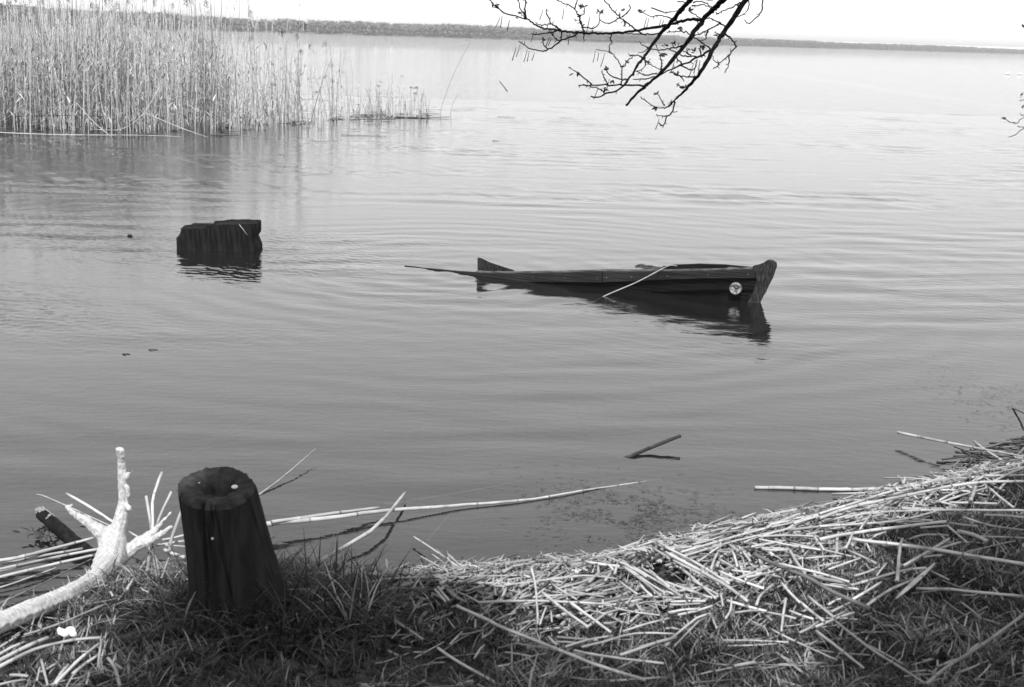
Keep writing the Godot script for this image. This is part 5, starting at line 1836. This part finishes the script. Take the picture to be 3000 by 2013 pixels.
# a leafy tree behind the viewpoint whose crown shades the post and the right of the bank
func build_shade_tree() -> void:
	var foot := Vector3(0.9, bank(0.9, 3.4), 3.4)
	var root := base("leafy_tree", foot)
	tag(root, "leafy tree on the bank that shades the post and the grass", "tree")
	var st := begun(true)
	tube(st, smooth_path(PackedVector3Array([Vector3(0, -0.2, 0), Vector3(0.05, 2.0, -0.1), Vector3(-0.1, 4.5, -0.5), Vector3(-0.2, 7.0, -0.9), Vector3(-0.1, 9.5, -0.9)]), 0.25), 0.27, 0.07, 16, -1.0, 0.03)
	put("trunk", ended(st), M.bark, root)
	# each clump: where its shade falls on the bank, its height, its radii, how many leaves
	var clumps := [[-0.78, -4.0, 7.0, 0.36, 1500], [-0.58, -4.35, 7.3, 0.36, 1500], [-0.5, -3.8, 6.8, 0.36, 1500], [-0.62, -4.75, 7.6, 0.26, 800], [-0.3, -4.05, 7.1, 0.34, 900], [-0.45, -3.3, 6.7, 0.5, 1400], [-0.75, -3.5, 6.9, 0.34, 1000], [0.0, -3.6, 6.9, 0.34, 420],
		[1.55, -4.1, 7.0, 0.42, 1500], [1.3, -3.75, 6.8, 0.4, 1400], [1.75, -4.75, 7.4, 0.4, 1200], [1.75, -3.6, 6.9, 0.45, 1400], [2.2, -4.6, 7.3, 0.5, 1400], [1.4, -3.2, 6.6, 0.5, 1300], [2.4, -5.5, 7.6, 0.4, 900],
		[0.5, -3.5, 6.7, 0.4, 300], [0.3, -2.4, 6.4, 0.7, 1300], [-0.6, -2.3, 6.2, 0.7, 1300], [1.3, -2.2, 6.2, 0.7, 1300], [2.5, -3.0, 6.8, 0.8, 1500], [0.6, -1.3, 7.4, 0.9, 1500], [-0.4, -0.6, 8.4, 0.8, 1300], [1.5, -0.9, 8.2, 0.9, 1500]]
	var xf := []
	for c in clumps:
		var up: float = c[2] - 0.25
		var p := Vector3(c[0], 0.25, c[1]) + SUN_TO * (up / SUN_TO.y)
		var a := Vector3(-0.15, clampf(c[2] - 2.2, 3.5, 7.0), -0.6)
		var b := p - foot
		var limb := begun(true)
		tube(limb, smooth_path(PackedVector3Array([a, a.lerp(b, 0.5) + Vector3(0, -0.1, 0.2), b]), 0.15), 0.05, 0.012, 8, -1.0, 0.05)
		put("limb", ended(limb), M.bark, root)
		for k in c[4]:
			var d: Vector3 = Vector3(rng.randfn(0, 1), rng.randfn(0, 1), rng.randfn(0, 1)).normalized() * c[3] * pow(rng.randf(), 0.4)
			xf.append(Transform3D(Basis.from_euler(Vector3(rng.randf() * TAU, rng.randf() * TAU, rng.randf() * TAU)), b + d))
	var leaf := begun(true)
	leaf_strip(leaf, PackedVector3Array([Vector3(0, 0, -0.04), Vector3(0, 0.004, -0.015), Vector3(0, 0.005, 0.015), Vector3(0, 0, 0.045)]), 0.055, Vector3.RIGHT, 0.09)
	var mm := MultiMesh.new()
	mm.transform_format = MultiMesh.TRANSFORM_3D
	mm.mesh = ended(leaf)
	mm.instance_count = xf.size()
	for i in xf.size():
		mm.set_instance_transform(i, xf[i])
	var w := MultiMeshInstance3D.new()
	w.name = "crown"
	w.multimesh = mm
	w.material_override = M.leaf
	root.add_child(w)
	tag(w, "", "", "", "stuff")


# ---------------------------------------------------------------- plants under water, birds
func build_small() -> void:
	var st := begun(false)
	for i in 2900:
		var x := rng.randfn(0.55, 0.24)
		var z := rng.randfn(-5.85, 0.24)
		if rng.randf() < 0.35:
			x = rng.randfn(2.85, 0.16)
			z = rng.randfn(-7.9, 0.5)
		if calm.get_noise_2d(x * 60.0, z * 60.0) < -0.15 or z > shore(x) - 0.08:
			continue
		var g := rng.randfn(0.25, 0.5)
		var d := Vector3(cos(g), 0, sin(g)) * rng.randf_range(0.008, 0.035)
		var p := PackedVector3Array()
		var at := Vector3(x, 0.0022, z)
		for s in 4:
			p.append(at + d * s / 3.0 + Vector3(0, 0.0015 * sin(s * 1.5), 0))
		leaf_strip(st, p, rng.randf_range(0.0015, 0.0045), Vector3(-sin(g), 0, cos(g)), rng.randf_range(0.01, 0.06))
	var o := put("water_weed", ended(st), M.straw)
	tag(o, "dark weed floating in patches on the water off the reed heap", "weed", "", "stuff")
	# two far white birds
	for q in [[45.0, -134.0, 0.17, "larger white bird floating far out near the right edge"], [46.1, -134.1, 0.12, "smaller white bird floating far out at the right edge"]]:
		var root := base("water_bird", Vector3(q[0], 0.0, q[1]))
		tag(root, q[3], "bird", "white birds far out on the lake")
		var s: float = q[2]
		put("body", grown([[Vector3(-s, 0.06, 0), Vector3(s * 0.6, 0.07, 0), 0.07, 0.09], [Vector3(-s * 1.5, 0.13, 0), Vector3(-s, 0.07, 0), 0.015, 0.05], [Vector3(s * 0.6, 0.08, 0), Vector3(s * 0.95, 0.24, 0), 0.045, 0.028], [Vector3(s * 0.95, 0.24, 0), Vector3(s * 1.15, 0.25, 0), 0.035, 0.03], [Vector3(s * 1.15, 0.25, 0), Vector3(s * 1.5, 0.235, 0), 0.016, 0.006]], 0.02, 0.03, 0.0), M.white, root)


# ---------------------------------------------------------------- the scene
func _ready() -> void:
	rng.seed = 20240
	bumps.seed = 3
	bumps.frequency = 0.05
	bumps.fractal_octaves = 3

	var cam := Camera3D.new()
	cam.name = "camera"
	cam.fov = 27.16
	cam.near = 0.05
	cam.far = 9000.0
	cam.position = Vector3(0, 2.0, 0)
	cam.rotation_degrees = Vector3(-12.17, 0, 1.8)
	var lens := CameraAttributesPhysical.new()
	lens.frustum_focal_length = 50.0
	lens.frustum_focus_distance = 9.5
	lens.exposure_aperture = 8.0
	cam.attributes = lens
	add_child(cam)
	cam.fov = 27.16
	cam.current = true

	var env := Environment.new()
	env.background_mode = Environment.BG_SKY
	env.tonemap_mode = Environment.TONE_MAPPER_LINEAR
	env.tonemap_exposure = 1.0
	var sky_m := ProceduralSkyMaterial.new()
	sky_m.sky_horizon_color = grey(1.0)
	sky_m.sky_top_color = grey(0.34)
	sky_m.sky_curve = 0.52
	sky_m.sky_energy_multiplier = 1.12
	sky_m.ground_bottom_color = grey(0.2)
	sky_m.ground_horizon_color = grey(0.9)
	sky_m.ground_curve = 0.02
	sky_m.sun_angle_max = 1.0
	var sky := Sky.new()
	sky.sky_material = sky_m
	env.sky = sky
	env.fog_enabled = true
	env.fog_density = 0.00035
	env.fog_light_color = Color(0.95, 0.95, 0.95)
	env.sdfgi_enabled = true
	env.ssao_enabled = true
	env.ssil_enabled = true
	var we := WorldEnvironment.new()
	we.name = "environment"
	we.environment = env
	add_child(we)

	var sun := DirectionalLight3D.new()
	sun.name = "sun"
	sun.light_energy = 1.5
	sun.light_color = Color(1, 1, 1)
	sun.light_angular_distance = 0.5
	sun.shadow_enabled = true
	add_child(sun)
	sun.look_at_from_position(SUN_TO * 50.0, Vector3.ZERO, Vector3.UP)

	var t_soil := noise_tex(256, 0.02, 0.35, 1.0, 5, 2)
	var t_wood := noise_tex(256, 0.012, 0.3, 1.0, 5, 5)
	var t_pale := noise_tex(256, 0.015, 0.62, 1.0, 5, 8)
	var t_fine := noise_tex(256, 0.03, 0.8, 1.0, 5, 9)
	var t_mid := noise_tex(256, 0.014, 0.5, 1.0, 6, 12)
	var t_soft := noise_tex(256, 0.012, 0.68, 1.0, 5, 6)
	M.soil = grained(0.075, t_wood, Vector3(4.3, 4.3, 4.3), 0.95, 0.2, 1.2)
	M.far_ground = plain(0.2)
	M.far_leaf = plain(0.2)
	M.reed = tinted(0.7, 0.3)
	M.straw = tinted(0.6, 0.35)
	M.grass = tinted(0.6, 0.3)
	M.post = grained(0.034, t_soft, Vector3(9, 0.9, 9), 0.9, 0.25, 0.5)
	M.post_top = grained(0.065, t_soft, Vector3(7, 7, 7), 0.9, 0.25, 0.6)
	M.wet_wood = grained(0.017, t_mid, Vector3(7, 1.0, 7), 0.75, 0.3, 1.0)
	M.drift = grained(0.66, t_fine, Vector3(9, 6, 9), 0.9, 0.2)
	M.grey_wood = grained(0.4, t_pale, Vector3(20, 20, 20), 0.9)
	M.white = plain(0.8, 0.8)
	M.boat = grained(0.015, t_mid, Vector3(0.8, 12, 0.8), 0.65, 0.3, 0.4)
	M.boat_strake = grained(0.042, t_mid, Vector3(0.5, 22, 0.5), 0.75, 0.3, 0.5)
	M.boat_top = grained(0.14, t_mid, Vector3(2.0, 20, 2.0), 0.85, 0.25, 0.5)
	M.boat_stem = grained(0.055, t_mid, Vector3(14, 3, 14), 0.85, 0.25, 0.6)
	M.metal = grained(0.5, t_wood, Vector3(12, 12, 12), 0.45, 0.5, 0.2)
	M.bark = grained(0.014, t_wood, Vector3(20, 20, 20), 0.9, 0.2, 0.3)
	M.bud = plain(0.05, 0.8)
	M.leaf = plain(0.07, 0.7)

	build_ground()
	build_lake()
	build_far_shore()
	build_reeds()
	build_boat()
	build_stump()
	build_post()
	build_driftwood()
	build_hanging_tree()
	build_shade_tree()
	build_straws()
	build_grass()
	build_small()
